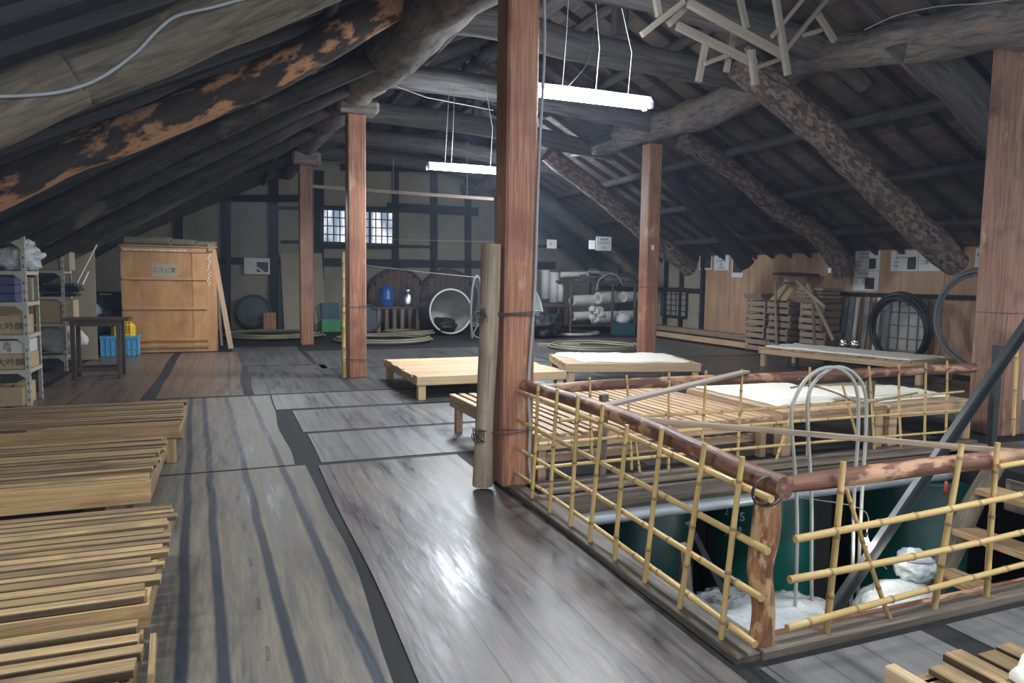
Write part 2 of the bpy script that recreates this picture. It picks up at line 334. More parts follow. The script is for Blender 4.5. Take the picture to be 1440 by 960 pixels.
        fs = [(j * nu + i, (j + 1) * nu + i, (j + 1) * nu + (i + 1) % nu, j * nu + (i + 1) % nu) for j in range(nv) for i in range(nu)]
        s.add(vs, fs, gs, rnd.random(), True); return s
    def build(s, name, m, parent=None, label=None, cat=None, group=None, kind=None, bevel=0):
        lo = V3([min(v[i] for v in s.v) for i in range(3)]); hi = V3([max(v[i] for v in s.v) for i in range(3)])
        org = V3(((lo.x + hi.x) / 2, (lo.y + hi.y) / 2, lo.z))
        me = bpy.data.meshes.new(name); me.from_pydata([v - org for v in s.v], [], s.f)
        ga = me.attributes.new('g', 'FLOAT_VECTOR', 'POINT'); ga.data.foreach_set('vector', [c for v in s.g for c in v])
        ra = me.attributes.new('r', 'FLOAT', 'POINT'); ra.data.foreach_set('value', s.r)
        me.polygons.foreach_set('use_smooth', s.sm); [me.materials.append(M[q]) for q in ([m] if isinstance(m, str) else m)]; me.polygons.foreach_set('material_index', s.mi); me.update()
        o = bpy.data.objects.new(name, me); col.objects.link(o)
        if parent: o.parent = parent; o.location = org - wloc(parent)
        else: o.location = org
        if bevel:
            b = o.modifiers.new('bevel', 'BEVEL'); b.width = bevel; b.segments = 1; b.limit_method = 'ANGLE'
        return tag(o, label, cat, group, kind)
def children(o): return [c for c in col.objects if c.parent == o]
def copy_tree(o, parent=None):
    c = o.copy(); col.objects.link(c); c.parent = parent
    for ch in children(o): copy_tree(ch, c)
    return c
def smooth(pts, k=5):
    """Catmull-Rom through the points; items may be (point, radius)"""
    out = []; n = len(pts)
    for i in range(n - 1):
        p = [pts[max(0, i - 1)], pts[i], pts[i + 1], pts[min(n - 1, i + 2)]]
        for j in range(k):
            t = j / k
            out.append([.5 * ((2 * p[1][a]) + (-p[0][a] + p[2][a]) * t + (2 * p[0][a] - 5 * p[1][a] + 4 * p[2][a] - p[3][a]) * t * t + (-p[0][a] + 3 * p[1][a] - 3 * p[2][a] + p[3][a]) * t ** 3) for a in range(len(p[1]))])
    out.append(list(pts[-1])); return out
def text(s, size, origin, xdir, ydir, m, parent, name='lettering', ext=.001, align='CENTER'):
    cu = bpy.data.curves.new('t', 'FONT'); cu.body = s; cu.size = size; cu.extrude = ext; cu.align_x = align; cu.align_y = 'CENTER'
    o = bpy.data.objects.new('t', cu); col.objects.link(o)
    dg = bpy.context.evaluated_depsgraph_get(); me = bpy.data.meshes.new_from_object(o.evaluated_get(dg)); bpy.data.objects.remove(o)
    x = V3(xdir).normalized(); y = V3(ydir).normalized(); z = x.cross(y)
    R = Matrix(((x.x, y.x, z.x), (x.y, y.y, z.y), (x.z, y.z, z.z)))
    for v in me.vertices: v.co = R @ v.co
    me.materials.clear(); me.materials.append(M[m]); me.name = name
    t = bpy.data.objects.new(name, me); col.objects.link(t); t.parent = parent; t.location = V3(origin) - wloc(parent); return t
def log(pts, k=6, n=14, wob=.16):
    """pts: (x,y,z,r)"""
    q = smooth(pts, k); b = MB(); b.tube([p[:3] for p in q], [p[3] for p in q], n, wob); return b
def PR(px, py, ax, v, r): p = P(px, py, ax, v); return (p.x, p.y, p.z, r)
def bamboo(p0, p1, r, step=.26):
    p0 = V3(p0); p1 = V3(p1); d = p1 - p0; ln = d.length; t = rnd.uniform(.05, step); pts = [p0]; rad = [r]; rr = [.25]
    side = V3((rnd.uniform(-1, 1), rnd.uniform(-1, 1), rnd.uniform(-1, 1))) * (.006 * ln)
    while t < ln - .03:
        for dt, k, q in ((-.012, 1.0, .05), (-.003, 1.16, .75), (.003, 1.16, .75), (.014, .96, .1)):
            u = (t + dt) / ln; pts.append(p0 + d * u + side * math.sin(PI * u)); rad.append(r * k * (1 - .18 * u)); rr.append(q)
        t += step * rnd.uniform(.75, 1.25)
    pts.append(p1); rad.append(r * .82); rr.append(.3)
    b = MB(); b.tube(pts, rad, 10, rr=rr); return b
def ringpts(c, r, nrm, n=48, a0=0, a1=2 * PI, jit=0):
    x, y, z = frame_of(nrm); c = V3(c); o = rnd.uniform(0, 50)
    m = n if abs(a1 - a0 - 2 * PI) < 1e-3 else n + 1
    return [c + (x * math.cos(a0 + (a1 - a0) * i / n) + y * math.sin(a0 + (a1 - a0) * i / n)) * (r * (1 + jit * noise.noise(V3((i * .12 + o, o, 0))))) for i in range(m)]

# ------------------------------------------------------------------ the setting
UL, UR, VN, VB = -4.9, 12.3, -2.0, 22.6       # left eave, right eave, open end, gable wall
RIDGE_U, RIDGE_Z = 4.75, 6.2
def zL(u): return RIDGE_Z - .49 * (RIDGE_U - u)
def zR(u): return 2.30 + .5165 * (UR - u)
HX0, HX1, HY0, HY1 = 2.08, 6.3, 2.40, 4.70      # stair opening
def S(b, name, m, parent=None, **k): return b.build(name, m, parent, kind=None if parent else 'structure', **k)

b = MB()
b.box(UL - .3, HX0, VN, VB + .3, -.22, 0); b.box(HX1, UR + .3, VN, VB + .3, -.22, 0)
b.box(HX0, HX1, VN, HY0, -.22, 0); b.box(HX0, HX1, HY1, VB + .3, -.22, 0)
S(b, 'floor', 'rubber')
b = MB(); b.box(UL, UR + 2, VN, 12, -2.75, -2.65); S(b, 'floor.001', 'rust_tank')
b = MB(); b.box(-.5, -.4, VN, 12, -2.65, -.22); S(b, 'wall_cellar_left', 'rust_tank')
b = MB(); b.box(-.5, UR + 1, 9, 9.1, -2.65, -.22); S(b, 'wall_cellar_back', 'rust_tank')
b = MB(); b.box(UR, UR + .1, VN, 12, -2.65, -.22); S(b, 'wall_cellar_right', 'rust_tank')
# edge timbers of the stair opening
b = MB(); b.box(HX0 - .13, HX0, HY0 - .1, 4.94, -.02, .035); S(b, 'trim_1', 'old_plank', bevel=.006)
b = MB(); b.box(HX0 - .02, HX0 + .10, HY0, HY1, -.24, .02); S(b, 'trim_2', 'old_plank', bevel=.006)
b = MB(); b.box(HX0, 6.9, HY0 - .11, HY0 - .005, -.2, .04); S(b, 'trim_3', 'old_plank', bevel=.006)
b = MB(); b.box(HX0, 6.9, HY0, HY0 + .07, -.22, .015); S(b, 'trim_4', 'rail_log', bevel=.006)
b = MB(); b.box(HX0 + .1, HX1 + .3, HY1 - .1, HY1 + .02, -.15, -.0); S(b, 'trim_5', 'old_plank', bevel=.01)
b = MB(); b.tube([(HX0 + .12, HY1 - .15, -.16), (HX1, HY1 - .15, -.16)], .05, 12); S(b, 'trim_6', 'galv')
y = HY1 + .02
for i, (w, h) in enumerate(((.10, .03), (.09, .05), (.08, .035))):
    b = MB(); b.beam((HX0 + .08, y + w / 2, h / 2), (7.0, y + w / 2 + rnd.uniform(-.01, .01), h / 2), w - .012, h); S(b, 'trim_%d' % (7 + i), 'old_plank', bevel=.006); y += w

# floor sheets
def printed_marks(parent, pts):
    b = MB()
    for x, y in pts:
        for i in range(6):
            for k in range(3): b.box(x + k * .006 + rnd.uniform(0, .003), x + k * .006 + .004, y + i * .022, y + i * .022 + rnd.uniform(.006, .014), .0078, .0082)
    b.build('printed_marks', 'black', parent, kind='stuff')
def sheet(x0, x1, y0, y1, m, lab, wob=.02, z=.006):
    n = 26; b = MB(); pts = []
    o = rnd.uniform(0, 99)
    def wv(t, k): return wob * noise.noise(V3((t * .7 + o, k * 9.1, o)))
    L_ = [(x0 + wv(y0 + (y1 - y0) * i / n, 1), y0 + (y1 - y0) * i / n) for i in range(n + 1)]
    R_ = [(x1 + wv(y0 + (y1 - y0) * i / n, 2), y0 + (y1 - y0) * i / n) for i in range(n + 1)]
    vs = []
    for (a, c), (d, e) in zip(L_, R_):
        vs += [(a, c, z), (d, e, z), (a, c, 0.001), (d, e, 0.001)]
    fs = []
    for i in range(n):
        k = 4 * i; fs += [(k, k + 1, k + 5, k + 4), (k + 2, k, k + 4, k + 6), (k + 1, k + 3, k + 7, k + 5)]
    fs += [(2, 3, 1, 0), (4 * n, 4 * n + 1, 4 * n + 3, 4 * n + 2)]
    b.add(vs, fs, [V3(v) for v in vs], rnd.random())
    return b.build('floor_sheet', m, None, lab, 'floor sheet', 'dark sheets laid over the attic floor')
s0 = sheet(-.95, .60, -.8, 6.15, 'mat_near', 'striped dark floor sheet running beside the slatted benches at lower left', .05, .007)
printed_marks(s0, [(.02 + (5.4 - v) * .04, v) for v in (5.3, 4.65, 4.05, 3.5, 3.0, 2.6)])
sheet(-1.15, .48, 6.2, 10.0, 'mat_near', 'floor sheet beyond the striped one, alongside the farthest left bench', .05, .005)
sheet(.68, 1.90, -.8, 6.10, 'mat_mid', 'large glossy dark sheet between the black strip and the bamboo fence', .03, .007)
sheet(.72, 3.3, 6.20, 7.40, 'mat_blue', 'blue-grey sheet left of the thick centre post, nearest of the cross-laid ones', .02, .006)
sheet(.68, 3.2, 7.50, 8.75, 'mat_blue', 'blue-grey cross-laid sheet between two thin black gaps, second from the centre post', .02, .006)
sheet(.50, 3.3, 8.88, 10.0, 'mat_blue', 'cross-laid sheet in front of the small pale bench left of the centre post', .02, .006)
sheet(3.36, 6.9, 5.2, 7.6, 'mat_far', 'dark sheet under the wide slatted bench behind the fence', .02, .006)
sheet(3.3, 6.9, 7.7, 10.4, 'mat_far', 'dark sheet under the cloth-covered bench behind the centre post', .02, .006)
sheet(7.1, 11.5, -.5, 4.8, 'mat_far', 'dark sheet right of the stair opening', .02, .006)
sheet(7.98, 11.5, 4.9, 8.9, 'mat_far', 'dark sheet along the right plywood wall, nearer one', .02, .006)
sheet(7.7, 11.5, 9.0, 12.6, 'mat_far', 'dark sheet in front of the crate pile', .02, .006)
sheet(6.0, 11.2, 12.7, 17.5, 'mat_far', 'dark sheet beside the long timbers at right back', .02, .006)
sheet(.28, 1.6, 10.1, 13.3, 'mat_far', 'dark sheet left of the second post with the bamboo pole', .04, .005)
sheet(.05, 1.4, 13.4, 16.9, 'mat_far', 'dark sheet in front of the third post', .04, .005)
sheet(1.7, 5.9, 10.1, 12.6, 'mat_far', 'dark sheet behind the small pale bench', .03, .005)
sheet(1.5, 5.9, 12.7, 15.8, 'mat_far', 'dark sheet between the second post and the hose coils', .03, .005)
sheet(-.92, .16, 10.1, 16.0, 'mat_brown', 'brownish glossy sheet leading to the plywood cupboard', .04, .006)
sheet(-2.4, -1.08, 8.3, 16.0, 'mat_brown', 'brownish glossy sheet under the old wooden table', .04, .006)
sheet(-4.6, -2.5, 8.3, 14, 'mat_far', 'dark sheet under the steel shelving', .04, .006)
sheet(2.02, 2.95, .5, 2.24, 'mat_blue', 'small grey sheet at the near corner of the bamboo fence', .01, .007)
sheet(3.12, 6.5, -.5, 2.24, 'mat_blue', 'grey sheet at lower right in front of the log rail', .01, .007)

# walls
b = MB(); b.box(UL - .1, UR + .1, VB, VB + .12, 0, 7); wb = S(b, 'wall_back', 'plaster')
b = MB(); b.box(UL - .12, UL, VN, VB, 0, 1.4); S(b, 'wall_left', 'plaster')
b = MB(); b.box(UR, UR + .12, VN, VB, 0, 2.32); wr = S(b, 'wall_right', 'plaster')
def wtimber(pts, w, name='timber'):
    b = MB(); p0 = P(*pts[0], 'y', VB - .05); p1 = P(*pts[1], 'y', VB - .05)
    b.beam(p0, p1, w if abs((p1 - p0).z) > .5 else .12, .12 if abs((p1 - p0).z) > .5 else w, up=(0, 1, 0) if abs((p1 - p0).z) > .5 else (0, 0, 1)); b.build(name, 'black_timber', wb)
for x, w in ((251, .22), (318, .26), (385, .26), (449, .26), (556, .2), (610, .22), (658, .2), (700, .2)):
    wtimber(((x, 240), (x, 470)), w, 'timber_post')
for a, c, w in (((280, 279), (420, 279), .2), ((240, 366), (400, 367), .2), ((430, 368), (780, 373), .24), ((385, 292), (420, 293), .1), ((450, 346), (560, 347), .14), ((545, 291), (672, 298), .28), ((560, 346), (612, 347), .08), ((395, 340), (430, 340), .08), ((452, 292), (556, 294), .12), ((480, 235), (740, 240), .2), ((250, 400), (320, 400), .07), ((700, 345), (820, 347), .1)):
    wtimber((a, c), w, 'timber_rail')
# window in the gable wall
p0 = P(452, 341, 'y', VB - .09); p1 = P(553, 298, 'y', VB - .09)
b = MB(); b.box(p0.x, p1.x, VB - .08, VB - .06, p0.z, p1.z); wn = S(b, 'window_1', 'window')
b = MB()
for i in range(13):
    x = p0.x + (p1.x - p0.x) * i / 12; w = .07 if i in (0, 4, 8, 12) else .03
    b.box(x - w / 2, x + w / 2, VB - .12, VB - .08, p0.z, p1.z)
for i in range(5):
    z = p0.z + (p1.z - p0.z) * i / 4; w = .08 if i in (0, 4) else .03
    b.box(p0.x, p1.x, VB - .115, VB - .085, z - w / 2, z + w / 2)
b.build('window_lattice', 'grid', wn)
# plywood lining of the right wall: separate sheets
y = 14.3; k = 0
for (ya, yb) in ((16.4, 14.6), (14.6, 12.85), (12.85, 11.1), (11.1, 9.3), (9.3, 7.5), (7.5, 5.7), (5.7, 3.8)):
    b = MB(); b.box(UR - .03, UR, yb + .006, ya - .006, .25 if ya > 12.9 else 0, 2.30); S(b, 'wall_right_%d' % (k + 1), 'plywood_wall'); k += 1
b = MB(); b.box(UR - .1, UR - .03, 2, 12.6, P(1250, 415, 'x', UR - .1).z - .04, P(1250, 415, 'x', UR - .1).z + .04); S(b, 'trim_12', 'black_timber')
b = MB(); b.box(UR - .14, UR, 13.2, 22.5, .0, .25); S(b, 'trim_13', 'old_plank')
for i, yy in enumerate((16.5, 17.5, 18.3, 19.6, 21.0)):
    b = MB(); b.box(UR - .09, UR, yy - .06, yy + .06, 0, 2.3); S(b, 'trim_%d' % (14 + i), 'black_timber')
b = MB(); b.box(UR - .08, UR, 16.5, 22.4, 1.3, 1.42); S(b, 'trim_19', 'black_timber')
def lattice(name, ya, yb, za, zb, ny, nz, m, x=UR - .05, lab=None):
    b = MB(); b.box(x - .012, x, ya, yb, za, zb)
    o = b.build(name, m, None, kind='structure'); g = MB()
    for i in range(ny + 1):
        t = ya + (yb - ya) * i / ny; w = .05 if i in (0, ny) else .02; g.box(x - .035, x - .012, t - w / 2, t + w / 2, za, zb)
    for i in range(nz + 1):
        t = za + (zb - za) * i / nz; w = .06 if i in (0, nz) else .02; g.box(x - .034, x - .013, ya, yb, t - w / 2, t + w / 2)
    g.build('window_lattice', 'black_timber' , o); return o
pa = P(965, 446, 'x', UR - .05); pb = P(932, 405, 'x', UR - .05)
lattice('window_2', pa.y, pb.y, pa.z, pb.z, 5, 5, 'pane_olive')

# roof
def slope(name, u0, z0, u1, z1, m, th=.05):
    b = MB(); n = 14
    for i in range(n):      # courses of boards running along the building
        a, c = i / n, (i + 1) / n
        ua, ub = u0 + (u1 - u0) * a, u0 + (u1 - u0) * c; za, zb = z0 + (z1 - z0) * a, z0 + (z1 - z0) * c
        b.beam(((ua + ub) / 2, VN, (za + zb) / 2), ((ua + ub) / 2, VB + .1, (za + zb) / 2), math.hypot(ub - ua, zb - za) * 1.0 + .02, th, up=(-(z1 - z0), 0, u1 - u0) if u1 > u0 else ((z1 - z0), 0, u0 - u1))
    return S(b, name, m)
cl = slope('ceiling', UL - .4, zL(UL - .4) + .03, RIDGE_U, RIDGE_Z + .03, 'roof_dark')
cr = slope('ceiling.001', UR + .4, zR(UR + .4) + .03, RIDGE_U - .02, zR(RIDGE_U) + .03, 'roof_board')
def rafters(side, parent, step, w, h, m):
    v = VN + .2; first = None
    while v < VB:
        if first is None:
            b = MB()
            if side > 0: b.beam((UR + .3, v, zR(UR + .3) - h / 2 - .01), (RIDGE_U, v, zR(RIDGE_U) - h / 2 - .01), w, h, up=(0, 1, 0))
            else: b.beam((UL - .3, v, zL(UL - .3) - h / 2 - .01), (RIDGE_U, v, RIDGE_Z - h / 2 - .01), w, h, up=(0, 1, 0))
            first = b.build('rafter', m, parent)
        else:
            o = first.copy(); col.objects.link(o); o.location = first.location + V3((0, v - VN - .2, 0))
        v += step
rafters(1, cr, .60, .15, .07, 'rafter'); rafters(-1, cl, .52, .08, .06, 'rafter')
k = 20
for u in (11.3, 10.0, 8.7, 7.5, 6.4, 5.4):
    b = MB(); b.tube(smooth([(u + rnd.uniform(-.05, .05), v, zR(u) - .17 + rnd.uniform(-.02, .02)) for v in range(-2, 24, 3)], 3), .085, 8, .1); S(b, 'trim_%d' % k, 'rafter'); k += 1
for u in (1.0, 3.3):
    b = MB(); b.tube(smooth([(u + rnd.uniform(-.05, .05), v, zL(u) - .14 + rnd.uniform(-.02, .02)) for v in range(-2, 24, 3)], 3), .06, 8, .1); S(b, 'trim_%d' % k, 'rafter'); k += 1
b = MB(); b.tube([(RIDGE_U, VN, RIDGE_Z - .3), (RIDGE_U, VB, RIDGE_Z - .3)], .16, 10, .1); S(b, 'trim_%d' % k, 'beam')

# ------------------------------------------------------------------ posts
def post(c, s, h, m, lab, z0=0):
    b = MB(); n = 10
    for i in range(1): b.beam((c[0], c[1], z0), (c[0], c[1], h), s, s, up=(0, 1, 0))
    return b.build('post', m, None, lab, 'post', bevel=.018)
post((2.045, 5.10), .25, 4.72, 'post', 'thick red-brown square post nearest the camera, at the fence corner')
post((1.885, 11.5), .28, P(500, 160, 'y', 11.4).z, 'post', 'square post with a short capital block, bamboo pole leaning on its left side')
post((1.68, 17.3), .29, P(430, 232, 'y', 17.2).z, 'post', 'farthest red-brown square post, standing before the leaning pale boards')
post((7.40, 11.64), .28, 4.15, 'post', 'red-brown square post under the curved dusty log, behind the white cloth bench')
post((7.74, 5.18), .36, 4.15, 'post_old', 'worn square post at the right edge of the picture with peeling side')
for (c, r, lab) in (((1.885, 11.5), (P(500, 160, 'y', 11.4).z, P(500, 140, 'y', 11.4).z), 'weathered block capital on top of the post with the bamboo pole'), ((1.68, 17.3), (P(430, 232, 'y', 17.2).z, P(430, 213, 'y', 17.2).z), 'dark block capital on top of the farthest post')):
    b = MB(); b.beam((c[0] - .30, c[1] - .05, sum(r) / 2), (c[0] + .34, c[1] - .05, sum(r) / 2), .4, r[1] - r[0]); b.build('capital_block', 'log', None, lab, 'capital', bevel=.05)

# ------------------------------------------------------------------ big timbers of the roof
ll = log([PR(760, -120, 'x', 1.85, .22), PR(690, -50, 'x', 1.85, .24), PR(625, 2, 'x', 1.85, .27), PR(578, 45, 'x', 1.85, .29), PR(535, 88, 'x', 1.85, .30), PR(500, 124, 'x', 1.85, .28), PR(458, 168, 'x', 1.8, .27), PR(432, 200, 'x', 1.7, .26), (1.65, 19.5, 4.6, .24), (1.65, 22.5, 4.7, .24)], 6, 18, .22)
ll.build('roof_log', 'log', None, 'massive rough log beam running over the three left posts', 'beam')
lr = log([(7.6, -1, 4.3, .24), (7.6, 2, 4.3, .25), PR(1500, 18, 'x', 7.5, .27), PR(1410, 32, 'x', 7.5, .27), PR(1330, 48, 'x', 7.5, .25), PR(1250, 62, 'x', 7.5, .23), PR(1140, 82, 'x', 7.5, .25), PR(1055, 124, 'x', 7.5, .28), PR(975, 163, 'x', 7.5, .27), PR(905, 180, 'x', 7.5, .25), PR(872, 184, 'x', 7.5, .22)], 6, 18, .28)
lr.build('roof_log', 'log', None, 'curved dusty log beam from the right edge to the post under it', 'beam')
lr = log([PR(925, 172, 'x', 7.7, .22), PR(860, 198, 'x', 7.7, .25), PR(810, 205, 'x', 7.7, .24), PR(775, 200, 'x', 7.7, .24), (7.3, 19.5, 4.5, .24), (7.3, 22.5, 4.5, .24)], 6, 16, .2)
lr.build('roof_log', 'log', None, 'darker log beam continuing behind the curved dusty log', 'beam')
# cross beams over both logs, one every half bay
def cross(v, z0, z1, r, lab, sag=.0, m='beam', u0=.9, u1=8.2):
    b = log([(u0, v, z0, r * .9), (u0 + 1.6, v, z0 + .03, r), ((u0 + u1) / 2, v + .05, (z0 + z1) / 2 + .12 - sag, r * 1.05), (u1 - 1.5, v, z1 + .05, r), (u1, v, z1 - .12, r * .85)], 5, 12, .12)
    return b.build('cross_beam', m, None, lab, 'beam', 'smoky cross beams over the attic')
b = log([PR(560, 20, 'y', 8.6, .17), PR(700, 34, 'y', 8.6, .19), PR(800, 62, 'y', 8.6, .20), PR(930, 88, 'y', 8.6, .18), PR(1050, 112, 'y', 8.6, .17), PR(1180, 140, 'y', 8.6, .15)], 5, 12, .12)
b.build('cross_beam', 'beam', None, 'nearest full-length cross beam, above the nearer fluorescent lamp', 'beam')
cross(11.6, 4.80, 4.55, .20, 'cross beam over the post with the block capital')
cross(14.5, 4.85, 4.6, .20, 'cross beam seen above the farther fluorescent lamp, third from front')
cross(17.4, 4.9, 4.65, .20, 'cross beam over the farthest post')
cross(20.3, 4.95, 4.7, .20, 'last cross beam before the gable wall')
b = log([(1.2, 7.7, 5.0, .17), (4.0, 7.7, 5.05, .18), (5.8, 7.65, 4.92, .18), (7.4, 7.6, 4.72, .18), (8.2, 7.6, 4.35, .13)], 5, 12, .12)
b.build('cross_beam', 'beam', None, 'dusty cross beam behind the wooden frames at the top right corner', 'beam')
for v, lab in ((13.0, 'thin upper cross beam high over the farther lamp'), (16.0, 'thin upper cross beam high in the dark gable')):
    b = log([(3.0, v, 5.15, .10), (4.7, v, 5.3, .11), (6.4, v, 5.1, .1)], 4, 8, .1); b.build('upper_beam', 'beam', None, lab, 'beam')
for u, v, lab in ((4.9, 8.6, 'short strut standing on the nearest cross beam'), (4.7, 11.6, 'short strut standing on the second cross beam'), (4.9, 14.5, 'short strut standing on the third cross beam')):
    b = MB(); b.beam((u, v, 4.85), (u, v, 6.0), .17, .17, up=(0, 1, 0)); b.build('strut', 'beam', None, lab, 'strut', 'struts carrying the ridge')

# sloping log rafters, left
def lraft(v, pts, r0, r1, m, lab):
    q = [PR(px, py, 'y', v, 0)[:3] for px, py in pts]; n = len(q)
    a = V3(q[0]); c = V3(q[-1]); d0 = V3(q[1]) - a; d1 = c - V3(q[-2])
    lo = a + d0.normalized() * (-((a.x - (UL + .2)) / d0.normalized().x)) if a.x > UL + .2 else None
    q2 = ([] if lo is None else [tuple(lo)]) + q + [tuple(c + d1.normalized() * 1.2)]
    pts4 = [(p[0], p[1], min(p[2], zL(p[0]) - .12 - r0 * .6), r0 + (r1 - r0) * i / (len(q2) - 1)) for i, p in enumerate(q2)]
    b = log(pts4, 6, 16, .2); return b.build('log_rafter', m, None, lab, 'rafter', 'sloping log rafters of the left roof')
lraft(4.9, [(0, 158), (120, 108), (240, 60), (370, 2)], .165, .165, 'log_grey', 'nearest grey log rafter at upper left with the loose cable along it')
lraft(6.9, [(0, 266), (130, 208), (270, 150), (400, 92), (520, 22)], .145, .17, 'log_orange', 'log rafter with scaly orange worn patches, second from the camera on the left')
lraft(8.7, [(0, 330), (100, 282), (300, 185), (450, 118)], .11, .11, 'log_left', 'dark log rafter just beyond the orange-patched one')
lraft(10.6, [(80, 322), (220, 252), (360, 185), (440, 146)], .11, .11, 'log_left', 'fourth dark log rafter from the camera on the left')
lraft(12.6, [(120, 330), (260, 258), (380, 196), (430, 168)], .11, .11, 'log_left', 'fifth dark log rafter from the camera on the left')
lraft(14.9, [(150, 332), (280, 265), (400, 205)], .11, .11, 'log_left', 'sixth dark log rafter, ending above the plywood cupboard')
lraft(17.6, [(180, 330), (300, 268), (410, 214)], .11, .11, 'log_left', 'dark log rafter nearest the gable wall on the left')
# sloping log rafters, right
def rraft(v, pts, rs, m, lab):
    q = [PR(px, py, 'y', v, r) for (px, py), r in zip(pts, rs)]
    q = [(a, c, min(d, zR(a) - .08 - e), e) for a, c, d, e in q]
    b = log(q, 7, 16, .24); return b.build('log_rafter', m, None, lab, 'rafter', 'sloping log rafters of the right roof')
rraft(8.0, [(1040, 90), (1110, 145), (1185, 215), (1250, 280), (1310, 340), (1345, 372)], (.20, .22, .22, .22, .23, .20), 'log_bark', 'thick scaly log rafter slanting down right, ending above the notices near the right post')
rraft(11.2, [(960, 195), (1030, 240), (1090, 290), (1145, 325), (1180, 365), (1186, 390)], (.17, .18, .19, .21, .23, .20), 'log_bark', 'bent log rafter ending above the crate pile')
rraft(14.6, [(770, 215), (830, 262), (890, 312), (940, 352), (972, 378)], (.20, .20, .20, .21, .2), 'log_bark', 'log rafter ending left of the black framed notice, passing behind the post')
rraft(6.3, [(1270, 40), (1340, 112), (1410, 190), (1480, 268), (1560, 350)], (.24, .24, .24, .24, .2), 'beam', 'smooth dark log rafter disappearing behind the right-edge post')
rraft(12.9, [(940, 245), (985, 300), (1030, 345), (1050, 372)], (.17, .17, .18, .18), 'black_timber', 'black log rafter ending beside the third notice')
rraft(17.9, [(740, 262), (790, 300), (850, 348), (900, 388)], (.2, .2, .2, .2), 'log_left', 'dark log rafter behind the hanging white notice')
rraft(20.8, [(745, 300), (790, 335), (840, 378)], (.2, .2, .2), 'log_left', 'dark log rafter above the white rolls rack')

# thin dusty haze that glows round the lamps
hz = bpy.data.materials.new('haze'); hz.use_nodes = True; nt = hz.node_tree; nt.nodes.remove(nt.nodes['Principled BSDF'])
vs_ = nt.nodes.new('ShaderNodeVolumeScatter'); vs_.inputs['Color'].default_value = (.62, .74, 1, 1); vs_.inputs['Density'].default_value = .0026; vs_.inputs['Anisotropy'].default_value = .2
nt.links.new(vs_.outputs[0], nt.nodes['Material Output'].inputs['Volume']); M['haze'] = hz
b = MB(); b.box(UL - 1, UR + 1, VN, VB + .5, .9, 6.6); b.build('haze', 'haze', None, kind='structure')
# ------------------------------------------------------------------ lamps
def lamp(c, lab, wires, ln=1.25):
    t = thing('fluorescent_lamp', lab, 'lamp', c, 'hanging fluorescent lamps'); x, y, z = c
    b = MB(); b.add([(x - ln / 2, y - .1, z + .02), (x + ln / 2, y - .1, z + .02), (x + ln / 2, y + .1, z + .02), (x - ln / 2, y + .1, z + .02), (x - ln / 2, y - .05, z + .08), (x + ln / 2, y - .05, z + .08), (x + ln / 2, y + .05, z + .08), (x - ln / 2, y + .05, z + .08)],
        [(0, 1, 2, 3), (7, 6, 5, 4), (0, 4, 5, 1), (1, 5, 6, 2), (2, 6, 7, 3), (3, 7, 4, 0)], [V3((0, 0, 0))] * 8, .5); b.build('housing', 'lamp_white', t)
    for s in (-.055, .055):
        b = MB(); b.tube([(x - ln / 2 + .03, y + s, z - .005), (x + ln / 2 - .03, y + s, z - .005)], .0165, 10); b.build('tube', 'tube', t)
        for e in (-1, 1):
            b = MB(); b.box(x + e * (ln / 2) - .015, x + e * (ln / 2) + .015, y + s - .02, y + s + .02, z - .035, z + .03); b.build('socket', 'lamp_white', t)
    for dx, dz in wires:
        b = MB(); b.tube([(x + dx, y, z + .08), (x + dx * 1.0 + .03, y, z + .08 + dz * .5), (x + dx * .8, y + .02, z + .08 + dz)], .004, 5); b.build('hanging_wire', 'wire', t)
    return t
lamp((3.2, 6.12, 3.30), 'nearer hanging fluorescent lamp, right of the thick centre post', ((-.3, .9), (.05, .8), (.4, .8)))
lamp((3.5, 10.83, 3.30), 'farther hanging fluorescent lamp, left of the thick centre post', ((-.35, 1.2), (-.25, 1.2), (.4, 1.2)))
lamp((3.3, 1.2, 3.5), 'added unseen fill lamp over the stair opening', ((-.3, .9), (.4, .9)))  # invented fixture out of view, added as fill for the near end
lamp((-.9, 2.2, 3.0), 'added unseen fill lamp over the left benches', ((-.3, .4), (.4, .5)))  # out-of-view fixture added as fill on the bench side
lamp((8.8, 2.0, 2.95), 'added unseen fill lamp at the right side of the attic', ((-.3, .5), (.4, .5)))  # out-of-view fixture added to brighten the right wall and post

w = bpy.data.worlds.new('world'); sc.world = w; w.use_nodes = True
w.node_tree.nodes['Background'].inputs[0].default_value = (.78, .88, 1.0, 1); w.node_tree.nodes['Background'].inputs[1].default_value = 1.5
def area(name, loc, rot, sx, sy, e, c):
    l = bpy.data.lights.new(name, 'AREA'); l.shape = 'RECTANGLE'; l.size = sx; l.size_y = sy; l.energy = e; l.color = c
    o = bpy.data.objects.new(name, l); col.objects.link(o); o.location = loc; o.rotation_euler = rot; return o
for i, (x, y, z, e) in enumerate(((3.2, 6.12, 3.25, 110), (3.5, 10.83, 3.25, 150), (3.3, 1.2, 3.45, 75), (-.9, 2.2, 2.75, 75), (6.6, 15.5, 3.45, 190), (.6, 14.5, 3.0, 85), (8.8, 2.0, 2.9, 120))):  # lights of the visible lamps, then added fill lights, some without a fixture
    area('lamp_and_fill_light', (x, y, z), (0, 0, 0), 1.2, .16, e, (.88, .94, 1.0))
    if x < 1 or x > 8: continue
    l = bpy.data.lights.new('fill_glow', 'POINT'); l.energy = e * 1.1; l.shadow_soft_size = .35; l.color = (.80, .89, 1.0); o = bpy.data.objects.new('fill_glow', l); col.objects.link(o); o.location = (x, y, z + .35)  # unseen ambient fill point added above the light

